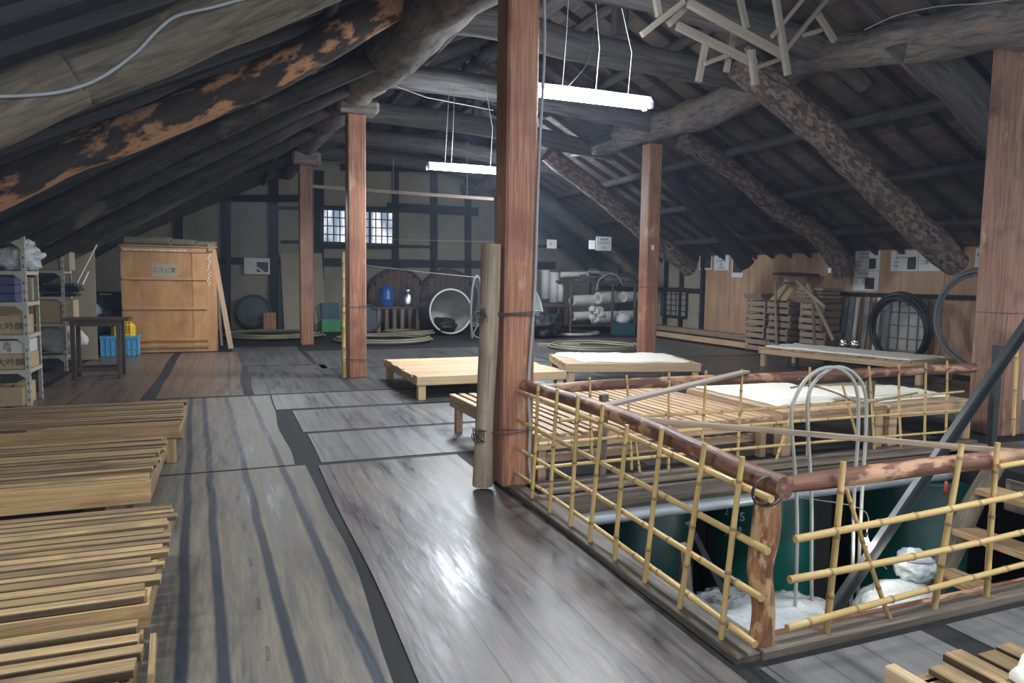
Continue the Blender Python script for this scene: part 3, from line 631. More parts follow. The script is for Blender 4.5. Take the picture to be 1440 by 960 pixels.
# ------------------------------------------------------------------ slatted benches
def bench(x0, x1, y0, y1, z, n, run, m, lab, gap=.02, th=.022, jit=.01, leg=.075, apron=.10, legs=((0, 0), (1, 0), (0, 1), (1, 1)), cross=True, group='slatted wooden drying benches', tilt=0, skip=()):
    t = thing('slatted_bench', lab, 'bench', ((x0 + x1) / 2, (y0 + y1) / 2, 0), group)
    top = MB()
    a0, a1, b0, b1 = (y0, y1, x0, x1) if run == 'x' else (x0, x1, y0, y1)   # slats laid along b, stacked along a
    ws = [rnd.uniform(.75, 1.25) for _ in range(n)]; k = (a1 - a0 - gap * (n - 1)) / sum(ws); p = a0
    for i in range(n):
        w = ws[i] * k
        e0 = b0 + rnd.uniform(-jit, jit) * 1.5; e1 = b1 + rnd.uniform(-jit, jit) * 1.5; h = th * rnd.uniform(.8, 1.25); dz = rnd.uniform(-.006, .006) if m == 'slat' else rnd.uniform(-.002, .002); sk = rnd.uniform(-jit, jit) * .5
        if i not in skip:
            c0 = p + w / 2
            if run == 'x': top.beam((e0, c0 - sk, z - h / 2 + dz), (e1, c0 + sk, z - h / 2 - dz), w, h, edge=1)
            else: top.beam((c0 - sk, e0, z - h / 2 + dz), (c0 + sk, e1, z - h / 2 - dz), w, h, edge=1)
        p += w + gap
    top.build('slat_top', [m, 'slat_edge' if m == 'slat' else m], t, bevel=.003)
    zr = z - th - .004
    # aprons: long boards under the slats
    if run == 'x':
        for xx in (x0 + .03, x1 - .03, (x0 + x1) / 2): b = MB(); b.box(xx - .025, xx + .025, y0 + .03, y1 - .03, zr - apron, zr); b.build('side_rail', m, t, bevel=.003)
        for yy in (y0 + .018, y1 - .018): b = MB(); b.box(x0, x1, yy - .018, yy + .018, z - th - apron, z - .001 if cross else zr); b.build('apron', 'slat_apron' if m == 'slat' else m, t, bevel=.003)
    else:
        for xx in (x0 + .018, x1 - .018): b = MB(); b.box(xx - .018, xx + .018, y0, y1, zr - apron, zr); b.build('side_rail', m, t, bevel=.003)
        for yy in (y0 + .03, y1 - .03, (y0 + y1) / 2): b = MB(); b.box(x0 + .03, x1 - .03, yy - .025, yy + .025, zr - apron, zr); b.build('cross_rail', m, t, bevel=.003)
    for fx, fy in legs:
        cx = x0 + .075 + (x1 - x0 - .15) * fx; cy = y0 + .075 + (y1 - y0 - .15) * fy
        b = MB(); b.beam((cx, cy, .008), (cx, cy, zr), leg, leg, up=(0, 1, 0)); b.build('leg', 'slat_apron' if m == 'slat' else m, t, bevel=.004)
    return t
bench(-2.6, -.41, 6.53, 7.65, .37, 13, 'x', 'slat', 'farthest of the weathered slatted benches on the left, showing its front leg', gap=.018, jit=.015, apron=.115)
bench(-2.5, -.46, 4.64, 5.88, .38, 14, 'x', 'slat', 'middle weathered slatted bench on the left, between two others', gap=.018, jit=.02, apron=.115, legs=((0, 0), (.93, 0), (0, 1), (.93, 1)))
bench(-2.4, -.30, 2.88, 4.04, .40, 16, 'x', 'slat', 'nearest full slatted bench at lower left, with the most closely laid boards', gap=.016, jit=.025, cross=False, legs=((0, .15), (.9, .15), (0, 1), (.9, 1)))
bench(-2.3, -.31, 1.65, 2.78, .36, 11, 'x', 'slat', 'low slatted bench at the bottom left corner with wide gaps between boards', gap=.035, jit=.02, th=.03, cross=False, legs=((0, 0), (.9, 0), (0, 1), (.9, .9)))
# small broken boards standing at the end of the near benches
b = MB(); b.beam((-.27, 2.3, .01), (-.275, 2.75, .30), .02, .06); b.build('loose_board', 'slat', None, 'short board leaning against the end of the lower left benches', 'board')
bench(2.25, 4.40, 8.98, 11.1, .32, 15, 'x', 'slat_clean', 'pale empty bench with continuous boards left of the thick centre post', gap=.002, jit=.02, th=.03, apron=.085, leg=.10)
m2 = bench(4.72, 6.78, 9.05, 10.45, .38, 12, 'x', 'slat_clean', 'pale bench under a flat cream cloth, right of the thick centre post', gap=.01, jit=.01, th=.03, apron=.09, leg=.10)
m3 = bench(2.16, 4.56, 5.02, 7.12, .40, 24, 'y', 'slat_brown', 'wide bench of open slats directly behind the bamboo fence', gap=.035, jit=.01, leg=.07)
bench(4.66, 5.95, 5.02, 6.5, .44, 12, 'y', 'slat_brown', 'bench with a large cream cloth behind the grey hose loops', gap=.02, leg=.11, apron=.08)
bench(5.99, 7.2, 5.02, 6.4, .42, 9, 'x', 'slat_brown', 'slatted bench under the cloth nearest the right post', gap=.025, leg=.11)
m5 = bench(9.8, 11.0, 8.1, 11.1, .38, 14, 'x', 'slat_brown', 'bench with cream cloth standing before the crate pile', gap=.02, leg=.09)
m9 = bench(1.95, 3.5, -.35, 1.53, .40, 15, 'y', 'slat', 'slatted bench at the bottom right corner, partly under a cream cloth', gap=.03, jit=.03, th=.025, leg=.08, skip=(0,))
b = MB(); b.box(1.90, 1.945, -.3, 1.56, .27, .405); b.build('edge_rail', 'slat_clean', m9, bevel=.006)
b = MB(); b.beam((2.16, 5.2, .16), (4.5, 5.2, .17), .05, .07); b.build('stretcher', 'slat_brown', m3, bevel=.004)

def cloth(outline, z, lab, n=30, rough=.012, th=.012):
    """a sheet lying flat on a bench; outline is four corners"""
    a, b_, c, d = [V3((p[0], p[1], 0)) for p in outline]; mb = MB(); vs = []; o = rnd.uniform(0, 60)
    for j in range(n + 1):
        for i in range(n + 1):
            s, t = i / n, j / n
            p = (a * (1 - s) + b_ * s) * (1 - t) + (d * (1 - s) + c * s) * t
            e = min(s, 1 - s, t, 1 - t)
            w = .11 * noise.noise(V3((p.x * 2.6 + o, p.y * 2.6, o))) * (1 - min(1, e * 6))
            ctr = (a + b_ + c + d) / 4; p = p + (p - ctr) * w * 1.6
            h = rough * 1.3 * (1 + noise.noise(V3((p.x * 3 + o, p.y * 3, 0)))) + rough * 1.6 * abs(noise.noise(V3((p.x * 7 + o, p.y * 7, 3)))) * (1 - min(1, e * 3))
            vs.append(V3((p.x, p.y, z + (th if e > .001 else .001) + h)))
    fs = [(j * (n + 1) + i, j * (n + 1) + i + 1, (j + 1) * (n + 1) + i + 1, (j + 1) * (n + 1) + i) for j in range(n) for i in range(n)]
    m2 = len(vs)
    ring = [i for i in range(n + 1)] + [(j * (n + 1) + n) for j in range(1, n + 1)] + [n * (n + 1) + i for i in range(n - 1, -1, -1)] + [j * (n + 1) for j in range(n - 1, 0, -1)]
    for i in ring: vs.append(V3((vs[i].x, vs[i].y, z - .0)))
    k = len(ring)
    fs += [(ring[(q + 1) % k], ring[q], m2 + q, m2 + (q + 1) % k) for q in range(k)]
    mb.add(vs, fs, [V3(v) for v in vs], .5, True)
    return mb.build('cloth', 'cloth', None, lab, 'cloth')
k2 = cloth(((5.05, 9.15), (6.6, 9.12), (6.7, 10.35), (4.85, 10.35)), .385, 'flat cream cloth spread on the bench right of the centre post')
cloth(((4.76, 5.18), (5.85, 5.3), (5.9, 6.4), (4.75, 6.45)), .446, 'large cream cloth on the bench behind the grey hose loops')
cloth(((6.05, 5.2), (7.1, 5.25), (7.1, 5.95), (6.05, 6.1)), .425, 'smaller cream cloth on the bench by the right post')
k5 = cloth(((9.86, 8.3), (10.9, 8.2), (10.9, 11.0), (9.9, 11.0)), .385, 'cream cloth on the bench before the crate pile')
cloth(((2.2, -.25), (3.4, -.3), (3.4, 1.47), (2.16, 1.42)), .405, 'cream cloth on the bench at the bottom right corner')

def turn(objs, c, a):
    R2 = Matrix.Rotation(math.radians(a), 3, 'Z'); c = V3((c[0], c[1], 0))
    for o in objs:
        o.location = R2 @ (V3(o.location) - c) + c; o.rotation_euler.z = math.radians(a)
turn((m2, k2), (5.75, 9.75), -14); turn((m5, k5), (10.4, 9.6), 14.5); turn((m3,), (3.4, 6.0), 2.0)

# ------------------------------------------------------------------ bamboo fences round the opening
fl = thing('bamboo_fence', 'bamboo lattice fence running from the centre post towards the camera', 'fence', (2.06, 3.7, 0))
b = log([PR(737, 541, 'x', 2.09, .044), PR(850, 577, 'x', 2.09, .046), PR(970, 627, 'x', 2.10, .047), PR(1050, 665, 'x', 2.10, .05), PR(1104, 686, 'x', 2.10, .048)], 6, 14, .12)
b.build('top_rail', 'rail_log', fl)
for a, c in (((728, 549), (1085, 702)), ((727, 590), (1080, 775)), ((726, 629), (1071, 841)), ((724, 663), (1062, 906))):
    bamboo(P(*c, 'x', 2.02), P(*a, 'x', 2.02), .0165).build('bamboo_rail', 'bamboo', fl)
for (a, c) in (((757, 538), (748, 700)), ((784, 546), (773, 720)), ((813, 555), (802, 739)), ((848, 568), (829, 763)), ((882, 597), (864, 789)), ((931, 601), (906, 822)), ((991, 623), (955, 860)), ((1044, 642), (1013, 911))):
    p, q = P(*c, 'x', 1.99), P(*a, 'x', 1.99)
    bamboo(p, q, .0145).build('bamboo_upright', 'bamboo', fl)
fn = thing('bamboo_fence', 'near bamboo fence with a log top rail at the lower right', 'fence', (3.2, 2.28, 0))
b = log([PR(1066, 925, 'y', 2.36, .056), PR(1074, 860, 'y', 2.36, .05), PR(1070, 800, 'y', 2.36, .053), PR(1078, 745, 'y', 2.36, .058), PR(1080, 682, 'y', 2.36, .05)], 7, 16, .25)
b.build('corner_post', 'corner_log', fn)
b = log([PR(1092, 683, 'y', 2.40, .034), PR(1180, 672, 'y', 2.40, .042), PR(1290, 658, 'y', 2.40, .044), PR(1380, 648, 'y', 2.40, .046), PR(1500, 635, 'y', 2.40, .048)], 6, 14, .12)
b.build('top_rail', 'rail_log', fn)
for a, c in (((1118, 758), (1440, 694)), ((1110, 815), (1440, 745)), ((1107, 883), (1440, 794)), ((1404, 656), (1500, 640))):
    p, q = P(*a, 'y', 2.30), P(*c, 'y', 2.30); q = p + (q - p) * (1.25 if a[0] < 1300 else 1.6)
    bamboo(p, q, .017 if a[1] > 700 else .014).build('bamboo_rail', 'bamboo', fn)
for a, c, r in (((1186, 649), (1161, 898), .0165), ((1353, 624), (1313, 858), .0165), ((1403, 622), (1387, 838), .0165), ((1190, 687), (1252, 873), .012)):
    bamboo(P(*c, 'y', 2.33), P(*a, 'y', 2.33), r).build('bamboo_upright', 'bamboo', fn)
b = log([(4.9, 2.35, 0, .055), (4.9, 2.35, .66, .05)], 4, 12, .15); b.build('end_post', 'corner_log', fn)
fb = thing('bamboo_fence', 'far bamboo fence between the centre post and the right post', 'fence', (4.6, 4.98, 0))
b = log([PR(748, 549, 'y', 4.92, .035), PR(850, 541, 'y', 4.92, .042), PR(960, 536, 'y', 4.92, .045), PR(1060, 532, 'y', 4.92, .045), PR(1170, 527, 'y', 4.92, .046), PR(1280, 521, 'y', 4.92, .047), PR(1369, 517, 'y', 4.92, .05)], 5, 14, .12)
b.build('top_rail', 'rail_log', fb)
for pts in (((787, 591), (960, 583), (1080, 571), (1355, 550)), ((757, 625), (930, 614), (1080, 604), (1350, 577)), ((750, 658), (930, 648), (1080, 633), (1330, 607))):
    bamboo(P(*pts[0], 'y', 4.86), P(*pts[-1], 'y', 4.86), .014).build('bamboo_rail', 'bamboo', fb)
for a, c in (((829, 531), (832, 640)), ((881, 528), (888, 660)), ((941, 524), (940, 664)), ((993, 521), (985, 650)), ((1044, 519), (1037, 645)), ((1139, 516), (1135, 640)), ((1222, 515), (1229, 634)), ((1264, 512), (1267, 630)), ((1302, 510), (1300, 626)), ((1332, 507), (1330, 612)), ((1112, 583), (1090, 652)), ((1184, 538), (1207, 622)), ((894, 620), (900, 667))):
    bamboo(P(*c, 'y', 4.885), P(*a, 'y', 4.885), .013).build('bamboo_upright', 'bamboo', fb)
for x in (2.75, 5.6):
    b = MB(); b.beam((x, 4.93, .05), (x, 4.92, .70), .06, .05, up=(0, 1, 0)); b.build('support_post', 'old_plank', fb)
# wires lashing the joints
def lash(c, r, nrm, lab, grp=None, rad=.003, turns=3):
    b = MB()
    for i in range(turns):
        cc = V3(c) + V3(nrm).normalized() * (i - turns / 2) * rad * 2.5
        b.tube(ringpts(cc, r, V3(nrm) + V3((rnd.uniform(-.2, .2), rnd.uniform(-.2, .2), 0)), 20), rad, 5, closed=True)
    return b.build('wire_lashing', 'dark_wire', None, lab, 'wire', grp)
lash(P(1078, 690, 'y', 2.3), .068, (.2, 1, .2), 'wire lashing at the top of the fence corner post')
# pole lashed beside the centre post
b = log([PR(679, 682, 'y', 5.0, .078), PR(681, 600, 'y', 5.0, .072), PR(686, 500, 'y', 5.0, .07), PR(689, 420, 'y', 5.0, .072), PR(691, 343, 'y', 5.0, .072)], 6, 18, .1)
b.build('wooden_pole', 'pole_pale', None, 'pale round log pole lashed to the left of the centre post', 'pole')
def loop_around(z, lab, n=3, tail=True):
    b = MB()
    x0, x1, y0, y1 = P(672, 500, 'y', 5.0).x - .005, 2.18, 4.96, 5.235
    for i in range(n):
        zz = z + (i - n / 2) * .012; o = rnd.uniform(-.015, .015)
        b.tube(smooth([(x0 - .01, 5.0, zz), (x0 + .06, y0 - .012, zz + o), (1.93, 4.96, zz - o), (x1 + .008, 4.955, zz + o), (x1 + .01, 5.12, zz), (x1, y1, zz), (1.92, y1, zz - o), (x0 + .05, 5.1, zz), (x0 - .01, 5.0, zz)], 4), .0035, 5)
    if tail:
        for i in range(5):
            p = V3((x0, 4.95, z)); b.tube(smooth([tuple(p + V3((rnd.uniform(-.06, .05), rnd.uniform(-.05, 0), rnd.uniform(-.07, .05)))) for _ in range(6)], 4), .003, 5)
    b.build('wire_lashing', 'dark_wire', None, lab, 'wire')
loop_around(P(700, 440, 'y', 5.0).z, 'wire loops tying the pale pole to the centre post, upper one')
loop_around(P(700, 605, 'y', 5.0).z, 'tangled wire tying the pale pole to the centre post, lower one', 2)
for c, s, z, lab in (((7.40, 11.64), .28, 1.5, 'thin wire round the post under the curved log'), ((1.885, 11.5), .28, .30, 'lower wire round the post and its bamboo pole'), ((1.885, 11.5), .28, 1.15, 'upper wire round the post and its bamboo pole')):
    h = s / 2 + .006; ex = .09 if c[0] < 3 else 0
    b = MB(); b.tube([(c[0] - h - ex, c[1] - h, z), (c[0] + h, c[1] - h, z), (c[0] + h, c[1] + h, z), (c[0] - h - ex, c[1] + h, z)], .005, 5, closed=True); b.build('wire_lashing', 'dark_wire', None, lab, 'wire')
b = MB(); h = .186; b.tube([(7.74 - h, 5.18 - h, 1.32), (7.74 + h, 5.18 - h, 1.32), (7.74 + h, 5.18 + h, 1.32), (7.74 - h, 5.18 + h, 1.32)], .004, 5, closed=True); b.build('wire_lashing', 'dark_wire', None, 'thin wire round the worn post at the right edge', 'wire')
bamboo(P(484, 531, 'y', 11.42), P(483, 354, 'y', 11.42), .038, .3).build('bamboo_pole', 'bamboo', None, 'short bamboo pole standing against the left side of the second post', 'pole')
bamboo(P(1424, 612, 'y', 4.9), P(1430, 488, 'y', 4.9), .022, .3).build('bamboo_pole', 'bamboo', None, 'bamboo stake standing right of the worn post at the right edge', 'pole')
# loose laths across the fences
b = MB(); a = P(838, 580, 'x', 2.09) + V3((0, 0, .03)); c = P(1049, 527, 'y', 4.92) + V3((0, 0, .03)); b.beam(a, c, .075, .022); b.build('loose_plank', 'grey_lath', None, 'grey plank lying across from the left fence rail to the far fence rail', 'plank', bevel=.003)
b = MB(); a = P(850, 588, 'x', 2.09) + V3((0, 0, .012)); c = P(1440, 636, 'y', 2.6); b.beam(a, a + (c - a) * 1.3, .03, .032); b.build('loose_lath', 'pole_pale', None, 'long thin lath spanning the opening from the left fence to the right edge', 'lath', bevel=.003)

# ------------------------------------------------------------------ stair opening
def tank(c, r, ztop, m, lab, lid=True):
    t = thing('storage_tank', lab, 'tank', (c[0], c[1], -2.65))
    b = MB(); b.lathe((c[0], c[1], -2.65), [(r, 0), (r, ztop + 2.65 - .06), (r - .02, ztop + 2.65)], 48); b.build('tank_body', m, t)
    b = MB(); b.lathe((c[0], c[1], ztop), [(r + .03, -.07), (r + .035, -.02), (r + .02, .01), (r * .8, .03), (.15, .07), (.14, .13), (0, .13)], 48); b.build('tank_lid', m, t)
    return t
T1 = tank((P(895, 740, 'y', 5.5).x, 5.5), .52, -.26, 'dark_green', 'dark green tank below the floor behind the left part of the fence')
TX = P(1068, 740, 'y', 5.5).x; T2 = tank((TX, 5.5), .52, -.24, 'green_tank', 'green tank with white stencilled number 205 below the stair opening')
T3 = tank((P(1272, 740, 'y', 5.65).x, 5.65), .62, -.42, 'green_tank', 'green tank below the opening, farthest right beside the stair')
b = MB(); p = P(1150, 740, 'y', 5.2); b.box(p.x - .12, p.x + .12, 5.15, 5.3, -2.65, -.3); b.build('timber_post', 'rust_tank', None, 'dark upright timber between the two green tanks', 'post')
def tanktext(s, px, py, size):
    # lettering wrapped on the front of tank T2
    cx, cy, r = TX, 5.5, .52
    dv = P(px, py, 'y', 5.0) - CAM; A_ = dv.x ** 2 + dv.y ** 2; B_ = 2 * (dv.x * (CAM.x - cx) + dv.y * (CAM.y - cy)); C_ = (CAM.x - cx) ** 2 + (CAM.y - cy) ** 2 - r * r
    h = CAM + dv * ((-B_ - math.sqrt(max(0, B_ * B_ - 4 * A_ * C_))) / (2 * A_)); n = V3((h.x - cx, h.y - cy, 0)).normalized(); ang = math.atan2(n.x, -n.y)
    p = V3((cx, cy, h.z)) + n * (r + .003)
    text(s, size, p, (math.cos(ang), math.sin(ang), 0), (0, 0, 1), 'lettering_white', T2, 'stencil_number')
for s, px, py, sz in (('2', 1022, 719, .10), ('0', 1033, 721, .10), ('5', 1044, 727, .12), ('6', 1024, 742, .07), ('8', 1041, 744, .07), ('3', 1021, 751, .05)): tanktext(s, px, py, sz)
# container with white plastic sheet
t = thing('plastic_wrapped_vat', 'round vat covered with wrinkled white plastic, deep inside the opening', 'vat', (3.15, 3.7, -2.65))
c = P(1085, 868, 'z', -.86); b = MB(); b.lathe((c.x, c.y, -2.65), [(.5, 0), (.56, 1.70)], 40); b.build('vat_body', 'pole_grey', t)
b = MB(); vs = []
b.blob((c.x, c.y, -.93), (.64, .58, .12), .3, 3.4, 70, 40); b.build('plastic_cover', 'white_plastic', t)
b = MB(); b.tube([p for p in ringpts((c.x, c.y, -.93), .63, (0, 0, 1), 40, jit=.04)], .012, 6, closed=True); b.build('tie_cord', 'olive_hose', t)
t = thing('plastic_wrapped_vat', 'second round vat under the white sacks at the foot of the stair', 'vat', (4.2, 3.6, -2.65))
c2 = P(1262, 850, 'z', -.84); b = MB(); b.lathe((c2.x, c2.y, -2.65), [(.34, 0), (.40, 1.65)], 40); b.build('vat_body', 'pole_grey', t)
b = MB(); b.lathe((c2.x, c2.y, -1.02), [(.43, 0), (.44, .03), (0, .05)], 40); b.build('wooden_lid', 'old_plank', t)
t = thing('white_sack', 'large smooth white plastic sack lying below the near fence', 'sack', (c2.x, c2.y, -.97))
b = MB(); b.blob((c2.x, c2.y, -.84), (.36, .26, .16), .15, 1.4, 36, 24, flat=.75); b.build('sack_body', 'white_plastic', t)
c3 = P(1286, 795, 'y', c2.y + .05)
t = thing('white_sack', 'small crumpled white sack resting on top of the larger sack', 'sack', tuple(c3))
b = MB(); b.blob(c3, (.15, .14, .12), .32, 2.2, 40, 26); b.build('sack_body', 'white_plastic', t)
b = MB(); b.tube(ringpts(c3 + V3((0, 0, .05)), .125, (.1, .2, 1), 30, jit=.1), .012, 6, closed=True); b.build('tie_cord', 'cable', t)
p = P(1218, 762, 'y', 3.9)
t = thing('light_bulb', 'small glowing bulb hanging inside the stair opening', 'bulb', tuple(p))
b = MB(); b.lathe(p, [(0, -.025), (.016, -.02), (.024, 0), (.015, .022), (.011, .035)], 16); b.build('glass', 'bulb', t)
b = MB(); b.lathe(p, [(.013, .035), (.013, .07), (0, .075)], 12); b.build('lamp_holder', 'black', t)
b = MB(); b.tube(smooth([(p.x, p.y, p.z + .07), (p.x - .02, p.y + .05, p.z + .25), (p.x - .1, HY1 - .1, -.2)], 5), .004, 5); b.build('hanging_cord', 'cable', t)
l = bpy.data.lights.new('bulb_light', 'POINT'); l.energy = 6; l.color = (1, .93, .82); l.shadow_soft_size = .03; o = bpy.data.objects.new('bulb_light', l); col.objects.link(o); o.location = p + V3((0, -.06, 0))
l = bpy.data.lights.new('cellar_fill_light', 'POINT'); l.energy = 40; l.color = (.95, 1, .97); l.shadow_soft_size = .15; o = bpy.data.objects.new('cellar_fill_light', l); col.objects.link(o); o.location = (4.0, 4.2, -1.6)  # sourceless fill light added below the floor to brighten the tanks
b = MB(); b.tube(smooth([tuple(P(1247, 800, 'y', 3.7)), tuple(P(1232, 790, 'y', 3.7)), tuple(P(1228, 830, 'y', 3.7))], 6), .003, 5); b.build('cord', 'cable', None, 'thin cord hanging down beside the sacks', 'cord')
b = MB(); p = P(1206, 632, 'y', 3.9); b.lathe(P(1330, 686, 'y', 4.12), [(0, -.06), (.014, -.06), (.014, .05), (.008, .06), (0, .06)], 12); b.build('orange_handle', 'red', None, 'small orange-red handle behind the grey steel bar', 'handle')
# dark braces by the vat
for a, c, lab in (((968, 735), (1022, 840), 'black steel brace slanting down in front of the dark green tank'),):
    b = MB(); b.beam(P(*a, 'y', 4.3), P(*c, 'y', 4.2), .05, .04, r=.2); b.build('steel_brace', 'black', None, lab, 'brace')
b = MB(); b.beam(P(960, 765, 'y', 4.0), P(966, 835, 'y', 4.0), .07, .05, up=(0, 1, 0)); b.build('stub_post', 'old_plank', None, 'short wooden stub post seen through the left fence', 'post')
# steel channel
def channel(a, c, w, d, lab, name='steel_channel', m='steel'):
    t = thing(name, lab, 'bar', tuple(a)); x, y, z = frame_of(V3(c) - V3(a), (0, 1, 0)); a = V3(a); c = V3(c)
    b = MB(); b.beam(a, c, .008, w, up=x.cross(z) if False else (0, 1, 0)) if False else b.beam(a, c, w, .008, up=(0, 1, 0)); b.build('web', m, t)
    for s in (-1, 1): b = MB(); b.beam(a + x * (s * w / 2) + V3((0, -d / 2, 0)), c + x * (s * w / 2) + V3((0, -d / 2, 0)), .008, d, up=(0, 1, 0)); b.build('flange', m, t)
    return t
a, c = P(1165, 862, 'y', 3.9), P(1428, 475, 'y', 3.9); channel(a + (a - c) * .35, c + (c - a) * .12, .09, .045, 'long grey steel channel slanting down across the opening to the cellar')
b = MB(); a = P(1394, 618, 'y', 4.75); b.box(a.x - .04, a.x + .04, 4.72, 4.78, 0, 1.02); b.build('steel_upright', 'steel', None, 'grey steel upright standing in front of the right-edge post', 'bar')
# stair
st = thing('stair', 'steep wooden stair with worn treads going down into the cellar', 'stair', (5.5, 3.2, -2.65))
for i in range(4):
    z = -.06 - i * .31; u = 5.72 - i * .235
    b = MB(); b.beam((u, 2.45, z), (u, 3.86, z), .24, .05); b.build('tread', 'tread', st, bevel=.006)
b = MB(); b.beam((6.05, 2.5, -.14), (6.05, 3.9, -.14), .03, .26); b.build('riser', 'old_plank', st)
q = [P(1330, 790, 'y', 3.9), P(1362, 722, 'y', 3.9), P(1400, 652, 'y', 3.9)]; dd = (q[0] - q[2]).normalized()
b = log([tuple(q[0] + dd * .78) + (.08,), tuple(q[0]) + (.085,), tuple(q[1]) + (.085,), tuple(q[2]) + (.075,)], 6, 14, .2); b.build('stringer_log', 'log_grey', st)
b = MB(); b.beam((5.95, 2.43, 0), (4.95, 2.43, -1.3), .05, .2, up=(0, 1, 0)); b.build('stringer', 'tread', st)
b = MB(); b.box(4.72, 6.4, 2.42, 4.05, -1.38, -1.33)
for xx, yy in ((4.8, 2.5), (6.3, 2.5), (4.8, 3.95), (6.3, 3.95)): b.beam((xx, yy, -2.65), (xx, yy, -1.38), .09, .09, up=(0, 1, 0))
b.build('landing', 'old_plank', None, 'dark plank landing at the foot of the steep stair', 'landing')
# grey hose loops
for pts, yv, lab in ((((1116, 905), (1120, 800), (1120, 700), (1113, 590), (1118, 560), (1135, 532), (1160, 517), (1186, 521), (1204, 545), (1207, 600), (1201, 700), (1199, 790), (1196, 870)), 4.0, 'grey hose looping over the far log rail, outer loop reaching leftmost'),
                ((1141, 900), 3.92, '')):
    if lab:
        b = MB(); b.tube(smooth([tuple(P(*p, 'y', yv)) for p in pts], 6), .0135, 10); b.build('hose', 'pale_hose', None, lab, 'hose')
b = MB(); b.tube(smooth([tuple(P(*p, 'y', 4.1)) for p in ((1143, 905), (1141, 800), (1141, 700), (1136, 600), (1136, 560), (1148, 534), (1175, 516), (1200, 524), (1216, 550), (1218, 600), (1212, 700), (1208, 790), (1206, 860))], 6), .0135, 10); b.build('hose', 'pale_hose', None, 'grey hose loop beside the outer one, reaching farther right', 'hose')
b = MB(); b.tube(smooth([tuple(P(*p, 'y', 4.3)) for p in ((1112, 545), (1140, 542), (1175, 552), (1210, 566), (1250, 560), (1290, 552))], 6), .008, 6); b.build('cord', 'olive_hose', None, 'thin cord sagging behind the grey hose loops', 'cord')

# ------------------------------------------------------------------ cable and wires
b = MB(); b.tube(smooth([tuple(P(*p, 'y', 4.955)) for p in ((765, -20), (766, 60), (763, 130), (759, 200), (756, 280), (754, 350), (752, 410), (748, 470), (744, 520), (743, 560), (745, 600), (744, 650), (748, 688))], 5), .012, 8); b.build('cable', 'cable', None, 'grey cable running down the right side of the centre post', 'cable')
b = MB(); b.tube(smooth([tuple(P(*p, 'y', 4.72)) for p in ((-20, 136), (40, 134), (90, 128), (140, 110), (190, 75), (222, 42), (250, 22), (300, 10), (350, -4))], 5), .010, 8); b.build('cable', 'cable', None, 'loose grey cable fixed along the nearest left log rafter', 'cable')
b = MB(); b.tube(smooth([tuple(P(*p, 'x', 7.2)) for p in ((1216, 42), (1260, 22), (1320, 9), (1380, 5), (1440, -3))], 5), .006, 6); b.build('cable', 'cable', None, 'pale wire along the top of the curved dusty log', 'cable')
b = MB(); b.tube([tuple(P(540, 115, 'y', 11.5)), tuple(P(600, 137, 'y', 11.5)), tuple(P(694, 155, 'y', 11.5))], .008, 6); b.build('wire', 'wire', None, 'taut pale wire under the second cross beam', 'wire')
b = MB(); b.tube(smooth([tuple(P(836, 40, 'y', 8.3)), tuple(P(828, 85, 'y', 7.6)), tuple(P(797, 124, 'y', 6.5))], 6), .005, 5); b.build('wire', 'wire', None, 'supply wire curving down to the nearer fluorescent lamp', 'wire')
b = MB(); b.tube([tuple(P(514, 373, 'y', 17)), tuple(P(600, 383, 'y', 17)), tuple(P(672, 390, 'y', 17))], .007, 6); b.build('wire', 'pale_hose', None, 'white line strung low between the second post and the grey bent pipe', 'wire')
b = MB(); b.tube([tuple(P(515, 336, 'y', 19)), tuple(P(700, 340, 'y', 19))], .005, 6); b.build('wire', 'wire', None, 'fine wire strung below the gable window', 'wire')
b = MB(); b.beam(P(437, 262, 'y', 17.6), P(694, 280, 'y', 17.0), .07, .08); b.build('hanging_rail', 'pole_pale', None, 'long horizontal wooden rail hanging before the gable window', 'rail', bevel=.005)
for px, y0, y1, lab in ((553, 222, 270, 'wire holding up the hanging rail, left one'), (657, 200, 277, 'wire holding up the hanging rail, right one')):
    b = MB(); b.tube([tuple(P(px, y0, 'y', 17.3)), tuple(P(px, y1, 'y', 17.3))], .006, 5); b.build('wire', 'wire', None, lab, 'wire')

# ------------------------------------------------------------------ wooden frames hung on the curved log
def frame_things():
    sets = [('wooden trestle frame hung highest on the curved log, its long leg resting on it', 6.6, [((1090, -8), (1108, 106), .075), ((968, 4), (1102, 78), .085), ((1105, 70), (1165, -4), .05), ((1085, 52), (1130, -2), .045)]),
            ('small wooden frame with two pegs hanging left of the curved log', 6.8, [((952, 36), (1062, 90), .085), ((992, 62), (982, 115), .07), ((1033, 42), (1021, 101), .065), ((990, 90), (1025, 77), .05), ((1040, -5), (1050, 40), .07)]),
            ('pair of crossed wooden arms at the far left of the hanging frames', 6.7, [((902, 49), (962, 2), .065), ((922, -4), (927, 24), .07), ((940, 34), (974, 0), .075)]),
            ('short forked wooden piece resting on the curved log', 6.75, [((1056, 70), (1062, 120), .08), ((1064, 95), (1100, 82), .05), ((1060, 92), (1050, 66), .06)]),
            ('short wooden peg sticking up on the curved log, right of the frames', 6.7, [((1150, 20), (1174, 58), .07), ((1130, 50), (1156, 42), .05)])]
    for lab, yv, bars in sets:
        p = P(*bars[0][0], 'y', yv); t = thing('wooden_trestle', lab, 'trestle', tuple(p), 'old wooden frames hung under the roof')
        for i, (a, c, w) in enumerate(bars):
            b = MB(); o = (i % 3) * .055; b.beam(P(*a, 'y', yv + o), P(*c, 'y', yv + o), w, w * .7, up=(0, 1, 0)); b.build('bar', 'grey_lath', t, bevel=.004)
frame_things()

